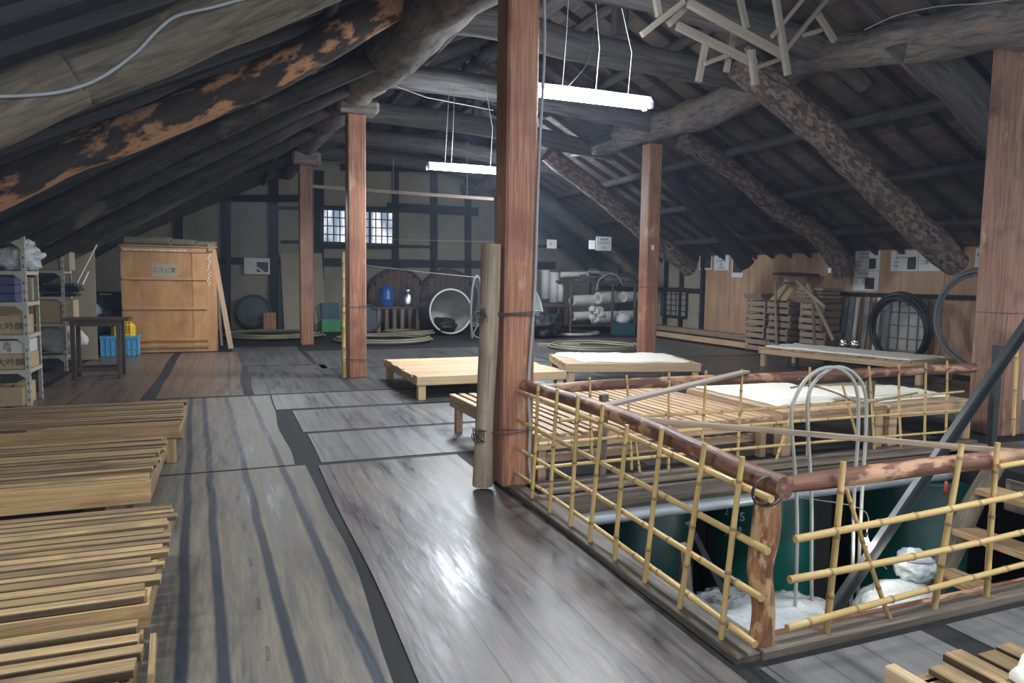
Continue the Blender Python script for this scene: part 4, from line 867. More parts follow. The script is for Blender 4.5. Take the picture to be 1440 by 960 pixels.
# ------------------------------------------------------------------ left: steel shelving
def shelving(x0, x1, y0, y1, h, levels, lab, reach=True):
    t = thing('steel_shelf', lab, 'shelf', ((x0 + x1) / 2, (y0 + y1) / 2, 0), 'cream steel slotted-angle shelving')
    for x in (x0, x1):
        for y in (y0, y1):
            sx = 1 if x == x0 else -1; sy = 1 if y == y0 else -1
            b = MB(); b.box(min(x, x + sx * .045), max(x, x + sx * .045), y - .002 if sy > 0 else y - .002, y + .002, .006, h); b.box(x - .002, x + .002, min(y, y + sy * .045), max(y, y + sy * .045), .006, h)
            b.cur = 1; n = int(h / .1)
            for i in range(n):
                z = .06 + i * .1; b.box(x + sx * .016, x + sx * .028, y - .0035, y - .0025, z, z + .035) if y == y0 else b.box(x + sx * .016, x + sx * .028, y + .0025, y + .0035, z, z + .035)
                xx = x + (.003 if x == x1 else -.003); b.box(xx - .0005, xx + .0005, y + sy * .016, y + sy * .028, z, z + .035)
            b.build('upright', ['rack', 'hole'], t)
    for z in levels:
        b = MB(); b.box(x0, x1, y0 + .003, y1 - .003, z - .005, z); b.box(x0, x1, y0 - .004, y0 - .001, z - .045, z); b.box(x0, x1, y1 + .001, y1 + .004, z - .045, z); b.box(x1 - .001, x1 + .004, y0, y1, z - .045, z); b.box(x0 - .004, x0 + .001, y0, y1, z - .045, z)
        s = b.build('shelf_board', 'rack', t)
        b = MB()
        for x, s1 in ((x1, -1),): b.plate([(x, y0 - .005, z - .045), (x - .12, y0 - .005, z - .045), (x, y0 - .005, z - .14)], (0, -1, 0), .003)
        b.build('corner_bracket', 'rack', s)
    return t
A = (-4.1, -2.24, 10.0, 10.6); LA = [P(25, q, 'y', 10).z for q in (520, 471, 425, 381)]
shelving(*A, P(33, 328, 'y', 10).z, (*LA, P(30, 337, 'y', 10).z), 'nearer cream steel shelf at the left edge with cartons')
Bs = (-3.9, -2.48, 13.4, 14.0); LB = [P(80, q, 'y', 13.4).z for q in (500, 455, 417, 380)]
shelving(*Bs, P(88, 336, 'y', 13.4).z, (*LB, P(80, 340, 'y', 13.4).z), 'farther cream steel shelf behind the first, carrying cartons')
def carton(x0, x1, y0, y1, z0, h, m, lab, txt=None, col_='ink', grp=None, name='carton', flaps=False):
    t = thing(name, lab, 'box', ((x0 + x1) / 2, (y0 + y1) / 2, z0), grp); zz = z0 + .002
    b = MB(); b.box(x0, x1, y0, y1, zz, zz + h - (.002 if not flaps else 0)); b.build('carton_body', m, t, bevel=.006)
    b = MB(); b.box(x0 + .01, x1 - .01, (y0 + y1) / 2 - .03, (y0 + y1) / 2 + .03, zz + h - .0015, zz + h + .0005); b.build('tape', 'cardboard_pale', t)
    if txt:
        for s, sz, fx, fz, c in txt: text(s, sz, (x0 + (x1 - x0) * fx, y0 - .002, zz + h * fz), (1, 0, 0), (0, 0, 1), c or col_, t)
    if flaps:
        b = MB(); b.plate([(x0, y0, zz + h), (x1, y0, zz + h), (x1, y0 - .06, zz + h + .07), (x0, y0 - .06, zz + h + .07)], (0, 0, 1), .004); b.build('flap', m, t)
    return t
yf = 10.02
DG = '\u5927\u541f\u91b8'
def pxs(a, b, v): return P(a, 450, 'y', v).x, P(b, 450, 'y', v).x
def cz(z, top, v): return P(15, top, 'y', v).z - z
g3 = LA[1] + .002; g2 = LA[0] + .002; g4 = LA[2] + .003; g5 = LA[3] + .003
x0, x1 = pxs(-30, 32, yf)
carton(x0 + .05, x1, yf, yf + .5, g3, cz(g3, 444, yf), 'cardboard', 'brown carton printed with three black characters on the middle shelf of the near rack', ((DG, .098, (P(13, 450, 'y', yf).x - x0 - .05) / (x1 - x0 - .05), .42, 'ink'),))
carton(-4.05, x0 + .02, yf, yf + .5, g3, .27, 'cardboard', 'brown carton at the far left of the middle shelf of the near rack', ((DG, .125, .55, .42, 'ink'),))
carton(x0 + .05, x1 + .04, yf, yf + .5, g2, cz(g2, 498, yf), 'cardboard', 'brown carton printed with three black characters on the lowest shelf, under the white carton', ((DG, .095, (P(12, 450, 'y', yf).x - x0 - .05) / (x1 - x0 - .01), .45, 'ink'),))
zz2 = g2 + cz(g2, 498, yf) + .002
carton(x0 + .03, x1 + .03, yf, yf + .5, zz2, P(15, 479, 'y', yf).z - zz2, 'white_box', 'white carton with dark brush-like marks on top of the brown carton, lowest shelf', (('\u5409', .10, (P(8, 450, 'y', yf).x - x0 - .03) / (x1 - x0), .6, 'ink'), ('\u7530', .05, (P(11, 450, 'y', yf).x - x0 - .03) / (x1 - x0), .25, 'ink')))
carton(-4.05, x0, yf, yf + .5, g2, .30, 'white_box', 'white carton at the left end of the lowest shelf')
carton(-3.4, P(31, 540, 'y', yf).x, yf, yf + .5, .0, .22, 'cardboard', 'brown carton on the floor under the near rack with a white sticker', (('\u5bd2\u9020\u308a', .055, .70, .62, 'ink'), ('\u5927\u541f\u91b8\u9152', .05, .70, .35, 'ink'), ('\u25a0', .12, .45, .5, 'rim')))
carton(-2.44, -2.30, yf + .12, yf + .5, .0, .26, 'cardboard', 'narrow carton standing on the floor at the right end of the near rack')
h3 = (P(15, 388, 'y', yf).z - g4) / 3
for i in range(3):
    carton(-2.86, -2.36, yf, yf + .42, g4 + i * h3, h3 - .004, 'purple_box', ('lowest', 'middle', 'topmost')[i] + ' of the three violet-blue cartons at the right of the near rack', (('\u9280\u5c71\u9152', .05, .3, .5, 'lettering_white'),), grp='violet-blue cartons on the near rack')
    carton(-3.46, -2.89, yf, yf + .42, g4 + i * h3, h3 - .004, 'purple_box', ('lowest', 'middle', 'topmost')[i] + ' of the violet-blue cartons at the left edge of the picture', (('\u9280\u5c71\u9152', .035, .75, .5, 'lettering_white'),), grp='violet-blue cartons on the near rack')
carton(-2.40, -2.28, yf + .44, yf + .56, g4, .29, 'cardboard_pale', 'pale narrow carton behind the violet-blue cartons')
t = thing('plastic_bag_bundle', 'crumpled grey plastic bag hanging over the right end of the top shelf', 'bag', (-2.4, 10.3, g5), None)
b = MB(); b.blob((-2.38, 10.25, g5 + .15), (.27, .22, .17), .24, 2.0, 40, 26, flat=.85); b.build('bag', 'white_plastic', t)
b = MB(); b.blob((-2.26, 10.2, g5 + .33), (.06, .05, .06), .3, 2.2, 16, 12); b.build('bag_neck', 'white_plastic', t)
for i, (z, r) in enumerate(((g5 + .07, .06), (g5 + .19, .055))):
    b = MB(); b.tube(smooth([(-4.0, 10.2 + i * .1, z), (-3.3, 10.2 + i * .1, z + .0), (-2.68, 10.2 + i * .1, z)], 5), r, 14, .1); b.build('rolled_sheet', 'cardboard_pale', None, ('thick', 'thin upper')[i] + ' pale rolled sheet on the top shelf of the near rack', 'roll')
w0, w1, w2, w3 = [q + .003 for q in LB]; yg = 13.44
x0, x1 = pxs(52, 106, yg)
carton(x0, x1 - .02, yg, yg + .45, w1, (w2 - w1) * .86, 'cardboard', 'large plain carton on the far rack above the white sack')
carton(-3.85, x0 - .04, yg, yg + .45, w1, .36, 'cardboard', 'second plain carton on the far rack, partly behind the near rack')
carton(x0, x1 - .05, yg, yg + .45, w3, .30, 'cardboard_pale', 'pale dusty carton on the upper shelf of the far rack')
t = thing('plastic_sack', 'slumped whitish plastic sack on the lowest shelf of the far rack', 'sack', (-3.0, 13.7, w0))
b = MB(); b.blob(((x0 + x1) / 2, 13.7, w0 + .24), (.38, .24, .25), .2, 2, 32, 20, flat=.88); b.build('sack_body', 'white_roll', t)
for i in range(5):
    b = MB(); b.box(x0 + .05 + rnd.uniform(-.05, .05), x1 + .02 + rnd.uniform(-.03, .06), 13.42, 13.9, w2 + i * .045, w2 + i * .045 + .036); b.build('folded_stack', ('black', 'teal_crate', 'black', 'rust_tank', 'teal_crate')[i], None, ('lowest', 'second', 'third', 'fourth', 'topmost')[i] + ' of the dark folded sheets stacked on the far rack', 'sheet', 'dark folded sheets on the far rack', bevel=.01)

# boards and clutter behind the rack
b = MB(); a = P(113, 425, 'y', 15.0); b.beam((a.x, 15.0, .02), (a.x, 15.05, P(113, 345, 'y', 15).z), .5, .02, up=(0, 1, 0)); b.build('leaning_board', 'cardboard_pale', None, 'tall pale board standing behind the far rack', 'board')
for a, c, lab in (((136, 344), (108, 398), 'long thin pale stick leaning beside the far rack'), ((124, 382), (116, 400), 'short thin pale stick beside the long one')):
    b = MB(); b.tube([tuple(P(*a, 'y', 14.8)), tuple(P(*c, 'y', 14.6))], .016, 8); b.build('thin_stick', 'rim', None, lab, 'stick')
for i, (x, z0, z1) in enumerate(((151, .02, .45), (151, .46, .85), (151, .86, 1.22))):
    a = P(x, 440, 'y', 17.3); t = thing('black_case', ('lowest', 'middle', 'topmost')[i] + ' of the black cases stacked left of the plywood cupboard', 'case', (a.x, 17.3, z0), 'black cases')
    b = MB(); b.box(a.x - .32, a.x + .32, 17.1, 17.6, z0, z1 - .04); b.build('case_body', 'black', t, bevel=.01)
    b = MB(); b.box(a.x - .33, a.x + .33, 17.09, 17.61, z1 - .04, z1); b.build('case_lid', 'black', t, bevel=.008)
    b = MB(); b.box(a.x - .1, a.x + .12, 17.07, 17.09, z1 - .06, z1 - .03); b.build('latch', 'rim', t)
a = P(137, 455, 'y', 16.9); t = thing('dark_bundle', 'dusty dark bundle with pale spots beside the black cases', 'bundle', (a.x, 16.9, 0))
b = MB(); b.blob((a.x, 16.9, .5), (.28, .25, .5), .35, 2.4, 28, 20, flat=.95); b.build('bundle_body', 'teal_crate', t); b = MB(); b.blob((a.x + .02, 16.7, .85), (.12, .08, .12), .3, 2, 16, 12); b.build('pale_lump', 'white_roll', t)
# old table
ta = thing('old_table', 'dark old wooden table standing before the blue crate', 'table', (-1.9, 12.6, 0))
Y0, Y1 = 12.3, 12.85; X0 = P(87, 450, 'y', Y0).x; X1 = P(181, 450, 'y', Y0).x; tz = P(130, 448, 'y', Y0).z
b = MB(); b.box(X0, X1, Y0, (Y0 + Y1) / 2 - .003, tz - .035, tz); b.box(X0, X1, (Y0 + Y1) / 2 + .003, Y1, tz - .035, tz); b.build('table_top', 'dark_table', ta, bevel=.005)
for x in (X0 + .12, X1 - .15):
    for y in (Y0 + .06, Y1 - .06): b = MB(); b.beam((x, y, .008), (x, y, tz - .035), .06, .06, up=(0, 1, 0)); b.build('leg', 'dark_table', ta, bevel=.004)
for z, h in ((tz - .08, .08), (.14, .05)):
    for y in (Y0 + .06, Y1 - .06): b = MB(); b.box(X0 + .16, X1 - .19, y - .02, y + .02, z - h / 2, z + h / 2); b.build('stretcher', 'dark_table', ta)
# blue crate with yellow container
a = P(142, 503, 'z', 0); c = P(195, 500, 'z', 0)
def plastic_crate(x0, x1, y0, y1, z0, h, m, lab):
    t = thing('plastic_crate', lab, 'crate', ((x0 + x1) / 2, (y0 + y1) / 2, z0)); b = MB(); w = .015
    b.box(x0, x1, y0, y0 + w, z0 + .005, z0 + h); b.box(x0, x1, y1 - w, y1, z0 + .005, z0 + h); b.box(x0, x0 + w, y0 + w, y1 - w, z0 + .005, z0 + h); b.box(x1 - w, x1, y0 + w, y1 - w, z0 + .005, z0 + h); b.box(x0 + w, x1 - w, y0 + w, y1 - w, z0 + .005, z0 + .02); b.build('crate_body', m, t)
    b = MB(); b.box(x0 - .015, x1 + .015, y0 - .015, y0, z0 + h - .05, z0 + h); b.box(x0 - .015, x0, y0, y1, z0 + h - .05, z0 + h); b.box(x1, x1 + .015, y0, y1, z0 + h - .05, z0 + h); b.build('rim', m, t)
    b = MB(); n = 7
    for i in range(n + 1): x = x0 + (x1 - x0) * i / n; b.box(x - .008, x + .008, y0 - .012, y0, z0 + .01, z0 + h - .05)
    b.box(x0, x1, y0 - .011, y0, z0 + h * .35, z0 + h * .4); b.build('ribs', m, t); return t
plastic_crate(P(142, 490, 'y', 15.6).x, P(194, 490, 'y', 15.6).x, 15.6, 16.0, .006, P(170, 473, 'y', 15.6).z, 'blue_crate', 'sky-blue plastic crate on the floor left of the plywood cupboard')
t = thing('yellow_basket', 'yellow plastic basket turned over in the sky-blue crate', 'basket', (-1.95, 15.8, .03))
b = MB(); b.box(-2.16, -1.74, 15.66, 15.94, .03, P(170, 454, 'y', 15.6).z); b.build('basket_body', 'yellow', t, bevel=.07)
b = MB()
for i in range(6):
    for j in range(4): b.box(-2.12 + i * .055, -2.095 + i * .055, 15.654, 15.659, .46 + j * .055, .485 + j * .055)
b.build('basket_holes', 'hole', t)
# plywood cupboard
cu = thing('plywood_cupboard', 'tall orange-brown plywood cupboard with horizontal battens and a grey label', 'cupboard', (-1.2, 16.6, 0))
Y0, Y1 = 16.2, 16.9; X0 = P(171, 420, 'y', Y0).x; X1 = P(305, 420, 'y', Y0).x; H = P(240, 347, 'y', Y0).z
b = MB(); b.box(X0, X1, Y0 + .02, Y1, .01, H); b.build('cupboard_body', 'plywood', cu, bevel=.01)
b = MB(); b.box(X0, X0 + 1.30, Y0, Y0 + .018, .01, H - .02); b.cur = 1
for i in range(26):
    x = X0 + .05 + i * .045; b.box(x, x + .03, Y0 - .034, Y0 - .031, H - .08 + rnd.uniform(-.02, .0), H - .055)
for i in range(22): z = 1.4 + i * .036; x = X1 - .16 + rnd.uniform(-.03, .03); b.box(x, x + .03, Y0 - .004, Y0 - .001, z, z + .025)
b.build('front_panel', ['plywood', 'rim'], cu)
b = MB(); b.box(X0 + 1.31, X1, Y0 + .002, Y0 + .018, .01, H - .02); b.build('front_panel', 'plywood', cu)
for z in (.12, .26, .42 * H, .70 * H, H - .08):
    b = MB(); b.box(X0 + .02, X1 - .18, Y0 - .03, Y0, z - .025, z + .025); b.build('batten', 'plywood', cu, bevel=.004)
b = MB(); b.box(X0 - .02, X1 + .03, Y0 - .02, Y1, H, H + .025); b.build('cupboard_top', 'plywood', cu)
pp = P(231, 380, 'y', Y0 - .006)
b = MB(); b.box(pp.x - .24, pp.x + .24, Y0 - .006, Y0 - .001, pp.z - .14, pp.z + .14); lb = b.build('label_plate', 'cardboard_pale', cu)
text('\u3053\u3046\u3058\u5ba4', .11, (pp.x, Y0 - .008, pp.z), (1, 0, 0), (0, 0, 1), 'ink', lb)
for i, (a, c, r, lab) in enumerate((((176, 339), (240, 344), .085, 'thick rolled mat lying on the plywood cupboard'), ((205, 338), (275, 346), .07, 'greyish rolled mat across the top of the cupboard'), ((215, 347), (305, 348), .06, 'thin rolled mat at the right end of the cupboard top'))):
    p, q = P(*a, 'y', 16.5 + .12 * i), P(*c, 'y', 16.3 + .12 * i); p.z = max(p.z, H + .03 + r); q.z = max(q.z, H + .03 + r)
    t = thing('rolled_mat', lab, 'roll', tuple(p), 'rolls on top of the plywood cupboard'); b = MB(); b.tube([p, (p + q) / 2, q], r, 14, .12); b.build('roll', 'olive_hose', t)
    b = MB(); b.tube([q, q + (q - p).normalized() * .005], r * .5, 10); b.build('roll_core', 'hole', t)
for a, c, w, lab in (((299, 346), (325, 490), .10, 'long board leaning against the right side of the cupboard'), ((303, 352), (312, 486), .05, 'narrow dark board leaning beside the longer one'), ((296, 343), (297, 352), .12, 'short board end above the cupboard corner')):
    p, q = P(*a, 'y', 16.4), P(*c, 'y', 16.1); q.z = max(q.z, .02); b = MB(); b.beam(q, p, w, .025, up=(0, 1, 0)); b.build('leaning_board', 'slat_brown' if w > .06 else 'old_plank', None, lab, 'board')

# ------------------------------------------------------------------ back wall clutter
YB = VB - .14
p = P(362, 374, 'y', YB)
t = thing('notice_sheet', 'white notice with a dark picture pinned left on the gable wall', 'notice', (p.x, YB, p.z)); b = MB(); b.box(p.x - .37, p.x + .35, YB, YB + .01, p.z - .24, p.z + .24); b.build('paper', 'paper', t)
b = MB(); b.box(p.x - .02, p.x + .30, YB - .006, YB - .001, p.z - .17, p.z + .12); b.build('picture', 'photo', t)
b = MB(); b.beam((p.x - .33, YB - .012, p.z + .2), (p.x + .2, YB - .012, p.z - .2), .06, .004, up=(0, 1, 0)); b.build('pale_stripe', 'rim', t)
def disc(px, py, yv, r, m, lab, name, lean=.12, rings=True, th=.12, ringm='barrel_ring', cat='lid'):
    c = P(px, py, 'y', yv); c.z = max(c.z, r * .99); t = thing(name, lab, cat, (c.x, yv, c.z - r)); ax = (0, -1, lean)
    b = MB(); b.lathe(c, [(r, -th), (r * 1.02, 0), (r * .98, .02), (r * .86, .02), (r * .84, -.03)], 40, ax); b.build('rim', ringm, t)
    b = MB(); b.lathe(c, [(r * .85, -.025), (0, -.02)], 40, ax); b.build('head', m, t)
    return t
disc(357, 438, 22.2, .50, 'drum_out', 'dark round lid leaning against the gable wall, left part', 'round_lid')
b = MB(); p = P(379, 458, 'z', 0); p = P(379, 440, 'y', 21.6); b.box(p.x - .18, p.x + .18, 21.6, 21.9, .005, .56); b.build('wooden_block', 'post', None, 'orange-brown wooden box on end beside the dark round lid', 'box', bevel=.015)
for a, c, lab in (((394, 356), (417, 458), 'left pale board leaning on the gable wall behind the farthest post'), ((436, 356), (451, 457), 'right pale board leaning on the gable wall behind the farthest post')):
    y = 22.0; p, q = P(a[0], a[1], 'y', y + .5), P(c[0], c[1], 'y', y - .1); x0 = p.x; x1 = q.x + .1
    b = MB(); w = .62 if a[0] < 400 else .34; b.beam((x0 + w / 2 + .05, y - .15, .01), (x0 + w / 2, y + .45, p.z), w, .03, up=(0, 1, 0)); b.build('leaning_sheet', 'cardboard_pale', None, lab, 'board')
p = P(466, 462, 'y', 21.2); plastic_crate(p.x - .26, p.x + .26, 21.2, 21.6, .0, .36, 'green_crate', 'green plastic crate on the floor by the farthest post')
q = P(465, 444, 'y', 21.8); plastic_crate(q.x - .25, q.x + .22, 21.75, 22.2, .0, .82, 'teal_crate', 'dark teal tall crate behind the green one')
disc(517, 449, 20.8, .42, 'drum_out', 'dark round lid standing at the right of the second post', 'round_lid')
def barrel(px, py, yv, r, lab):
    c = P(px, py, 'y', yv); c.z = r + .02; t = thing('wooden_vat', lab, 'vat', (c.x, yv, 0)); ax = (0, -1, .02)
    b = MB(); b.lathe(c, [(r * .95, -.5), (r, 0), (r * .99, .03), (r * .93, .03), (r * .92, -.08)], 48, ax); b.build('vat_wall', 'barrel_ring', t)
    b = MB()
    n = 9; R = r * .92
    for i in range(n):
        x0 = -R + 2 * R * i / n; x1 = -R + 2 * R * (i + 1) / n - .008; xm = (x0 + x1) / 2; hh = math.sqrt(max(.01, R * R - xm * xm))
        b.beam((c.x + xm, yv + .05, c.z - hh), (c.x + xm, yv + .05, c.z + hh), x1 - x0, .04, up=(0, 1, 0))
    b.build('vat_bottom', 'barrel_front', t)
    for k in (-.12, -.36):
        b = MB(); b.tube(ringpts(c + V3(ax) * k, r * (1 + .09 * k), ax, 44), .025, 6, closed=True); b.build('hoop', 'rust_tank', t)
barrel(560, 424, 21.95, .95, 'big wooden vat lying on its side behind the blue keg')
barrel(632, 420, 21.9, .95, 'big wooden vat lying on its side behind the open grey drum')
# drum lying open
c = P(634, 437, 'y', 19.3); c.z = .68
def drum(c, r, ax, ln, lab, name='open_drum'):
    t = thing(name, lab, 'drum', (c.x, c.y, 0)); n = 48
    b = MB(); b.lathe(c, [(r * .9, -ln), (r * .97, -ln * .5), (r, 0)], n, ax); b.lathe(c, [(0, -ln), (r * .9, -ln)], n, ax); b.build('drum_wall', 'drum_out', t)
    b = MB(); b.lathe(c, [(r * .96, -.005), (r * .9, -ln * .9), (0, -ln * .9)], n, ax); b.build('drum_inside', 'drum_in', t)
    b = MB(); b.tube(ringpts(c, r * .985, ax, 48), .028, 8, closed=True); b.build('drum_rim', 'rim', t); return t
drum(c, .63, (.05, -1, .04), 1.25, 'dark grey drum lying on its side with its pale open mouth towards us')
b = MB(); b.blob((c.x - .12, c.y + .25, .28), (.32, .4, .22), .4, 2.6, 30, 20, flat=.8); b.build('dark_cloth', 'black', None, 'crumpled dark cloth inside the open grey drum', 'cloth')
c = P(752, 428, 'y', 18.6); c.z = .95; drum(c, .55, (.75, -.65, .35), 1.0, 'tilted drum with a white rim just right of the centre post')
b = MB(); b.blob((P(768, 452, 'y', 17.8).x, 17.9, .33), (.5, .35, .36), .4, 2.2, 36, 22, flat=.85); b.build('black_bag', 'black', None, 'heap of black plastic bag below the tilted white-rimmed drum', 'bag')
# slatted stand with keg and pot
sx0, sx1 = P(530, 465, 'y', 20.8).x, P(590, 465, 'y', 20.8).x
t = thing('slatted_stand', 'wooden slatted stand carrying the blue keg and the steel pot', 'stand', ((sx0 + sx1) / 2, 20.95, 0))
b = MB(); b.box(sx0 - .12, sx1 + .02, 20.75, 21.2, .70, .75); b.build('stand_top', 'dark_table', t)
for i in range(6):
    x = sx0 + .06 + (sx1 - sx0 - .12) * i / 5; b = MB(); b.beam((x, 20.8, .0), (x, 20.8, .70), .10, .03, up=(0, 1, 0)); b.build('slat', 'crate_wood', t)
for x in (sx0 + .05, sx1 - .05): b = MB(); b.beam((x, 21.15, .0), (x, 21.15, .70), .08, .08, up=(0, 1, 0)); b.build('leg', 'post', t)
kx = P(545, 410, 'y', 20.8).x
t = thing('blue_keg', 'blue plastic keg with a domed lid on the slatted stand', 'keg', (kx, 20.97, .75))
b = MB(); b.lathe((kx, 20.97, .75), [(0, 0), (.20, 0), (.225, .06), (.225, .2), (.235, .22), (.225, .24), (.225, .44), (.18, .54)], 28); b.build('keg_body', 'blue_keg', t)
b = MB(); b.lathe((kx, 20.97, .75), [(.18, .535), (.17, .57), (.06, .60), (.05, .64), (0, .64)], 28); b.build('keg_lid', 'blue_keg', t)
kx = P(575, 410, 'y', 20.8).x
t = thing('steel_pot', 'shiny steel milk can with handle on the slatted stand', 'pot', (kx, 20.97, .75))
b = MB(); b.lathe((kx, 20.97, .75), [(0, 0), (.19, 0), (.195, .1), (.195, .32), (.12, .43)], 28); b.build('pot_body', 'chrome', t)
b = MB(); b.lathe((kx, 20.97, .75), [(.12, .425), (.13, .47), (.13, .52), (.03, .55), (.03, .58), (0, .58)], 24); b.build('pot_lid', 'chrome', t)
b = MB(); b.tube(ringpts((kx, 20.97, 1.15), .2, (0, 1, 0), 20, 0, PI), .012, 6); b.build('pot_handle', 'black', t)
# hose coils on the floor
def coil(px, py, r, n, hr, m, lab, sq=1.0, z0=0.008, arc=None):
    c = P(px, py, 'z', 0); b = MB(); pts = []
    for i in range(n * 30):
        a = 2 * PI * i / 30; q = r * (1 - .05 * noise.noise(V3((a * .4, px, 0))) - .05 * (i / 30)); pts.append((c.x + q * math.cos(a), c.y + q * math.sin(a) * sq, z0 + hr + (i / 30 % 2) * hr * 1.6 + .02 * abs(noise.noise(V3((a, 3, px))))))
    b.tube(pts, hr, 8); return b.build('hose_coil', m, None, lab, 'hose')
coil(385, 474, 1.3, 4, .03, 'olive_hose', 'flat coil of grey-green hose on the floor left of the farthest post')
coil(540, 480, 1.25, 3, .028, 'olive_hose', 'flat coil of dull olive hose on the floor before the slatted stand')
coil(575, 471, .75, 4, .03, 'yellow' if 0 else 'olive_hose', 'coil of yellowish hose on the floor in front of the stand')
coil(800, 470, .95, 2, .02, 'pale_hose', 'loose pale hose ring on the floor before the rack of white rolls')
coil(835, 490, 1.1, 3, .025, 'olive_hose', 'olive hose coil on the floor left of the red-brown right post')
b = MB(); p, q = P(755, 486, 'z', 0), P(815, 486, 'z', 0); b.beam(p + V3((0, 0, .03)), q + V3((0, 0, .03)), .12, .05); b.build('floor_board', 'grey_lath', None, 'grey board on the floor behind the cloth bench', 'board')
# bent pipes right of drum
b = MB(); b.tube(smooth([tuple(P(*p, 'y', 17.8)) for p in ((664, 475), (662, 440), (665, 400), (671, 388), (676, 402), (675, 440), (672, 450))], 6), .035, 8); b.build('bent_pipe', 'grey_hose', None, 'pale grey bent pipe standing left of the lashed pole', 'pipe')
b = MB(); b.tube(smooth([tuple(P(*p, 'y', 17.2)) for p in ((668, 438), (672, 455), (666, 470), (678, 474), (684, 455), (676, 440), (690, 430), (680, 400))], 6), .012, 6); b.build('cable', 'wire', None, 'tangled grey wire hanging beside the bent pipe', 'cable')

# ------------------------------------------------------------------ rack of white rolls
RY = 18.9; a = P(800, 470, 'y', RY); c = P(893, 470, 'y', RY); x0, x1 = a.x, c.x; zt = P(840, 395, 'y', RY).z
t = thing('wooden_rack', 'dark wooden rack holding white rolls behind the red-brown right post', 'rack', ((x0 + x1) / 2, RY, 0))
b = MB(); b.box(x0 - .1, x1 + .1, RY - .05, RY + .9, zt - .05, zt); b.build('rack_top', 'dark_table', t)
for z in (.28,): b = MB(); b.box(x0, x1, RY, RY + .85, z - .04, z); b.build('rack_shelf', 'dark_table', t)
for x, y in ((x0 + .04, RY), (P(861, 440, 'y', RY - .03).x, RY - .03), (x1 - .04, RY), (x0 + .04, RY + .85), (x1 - .04, RY + .85), ((x0 + x1) / 2, RY + .85)):
    b = MB(); b.tube([(x, y, 0), (x, y, zt - .05)], .04, 8); b.build('leg', 'dark_table', t)
rolls = ((822, 422, .17, 1.1), (856, 418, .19, 1.0), (884, 417, .17, .5), (820, 444, .14, .9), (849, 447, .20, .9), (878, 444, .17, .6), (838, 436, .12, .4))
labs = ('upper left', 'upper middle, thick', 'upper right', 'lower left', 'lower middle, thickest', 'lower right', 'small one between the rows')
for (px, py, r, ln), lb_ in zip(rolls, labs):
    p = P(px, py, 'y', RY + .3); p.z = max(p.z, .282 + r) if py > 430 else p.z
    t = thing('white_roll', 'white roll in the dark rack, ' + lb_, 'roll', (p.x, p.y, p.z - r), 'white rolls in the dark rack'); d = V3((.95, .25, .02)).normalized()
    b = MB(); b.tube([p - d * ln * .45, p, p + d * ln * .55], r * .95, 18, .06); b.build('roll_body', 'white_roll', t)
    b = MB(); e = p - d * ln * .45; b.tube([e - d * .004, e - d * .002], r * .5, 16); b.build('roll_core', 'drum_in', t)
for i in range(5):
    p = P(836 + (i % 3) * 6 - 3, 434 + i * 4, 'y', RY + .05); b = MB(); b.blob(p, (.12, .07, .09), .5, 2.5, 14, 10); b.build('crumpled_wrapping', 'white_roll', None, 'crumpled white wrapping between the white rolls', 'wrapping', 'crumpled white wrapping in the rack')
# things on the rack
b = MB(); p, q = P(790, 386, 'y', RY + .1), P(826, 386, 'y', RY + .3); b.tube([p, q], .085, 12); b.build('pale_tube', 'white_roll', None, 'thick pale tube lying at the left of the rack top', 'tube')
for k in range(3):
    b = MB()
    for i in range(7):
        z = zt + .03 + rnd.uniform(0, .28); o = rnd.uniform(-.1, .1); b.tube(smooth([(x0 + .1 + k * .45 + rnd.uniform(0, .2), RY + .1 + rnd.uniform(0, .3), z), (x0 + .5 + k * .45, RY + .2 + o, z + rnd.uniform(-.04, .06)), (x0 + .95 + k * .42 + rnd.uniform(0, .3), RY + .1 + rnd.uniform(0, .4), zt + .03 + rnd.uniform(0, .2))], 5), rnd.uniform(.012, .022), 6)
    b.build('hose_bundle', ('grey_hose', 'pale_hose', 'grey_hose')[k], None, ('left', 'middle', 'right')[k] + ' tangle of grey hoses piled on the rack top', 'hoses')
b = MB(); b.tube(smooth([tuple(P(*p, 'y', RY - .12)) for p in ((839, 408), (842, 395), (852, 386), (862, 384), (870, 390), (875, 400))], 6), .018, 6); b.build('hose', 'pale_hose', None, 'pale hose end arching over the front of the rack', 'hose')
b = MB(); p = P(875, 378, 'y', RY + .3); b.box(p.x - .6, p.x + .25, RY + .25, RY + .7, zt, zt + .16); b.build('grey_box', 'pole_grey', None, 'grey box at the right end of the rack top', 'box', bevel=.02)
for px, py0, py1, r, lab in ((767, 380, 420, .15, 'white cylinder standing left behind the rack, farther one'), (779, 383, 425, .16, 'white cylinder standing left of the rack, nearer and wider'), (788, 400, 424, .10, 'short white cylinder beside the wide one')):
    p0, p1 = P(px, py1, 'y', 20.2 - (px - 767) * .03), P(px, py0, 'y', 20.2 - (px - 767) * .03); t = thing('white_cylinder', lab, 'cylinder', tuple(p0)); b = MB(); b.lathe(p0, [(0, 0), (r, 0), (r, (p1 - p0).z - .03), (r * .9, (p1 - p0).z)], 24); b.build('cylinder_body', 'white_roll', t)
    b = MB(); b.lathe(p1, [(r * 1.04, -.06), (r * 1.04, .0), (0, .02)], 24); b.build('cap', 'rim', t)
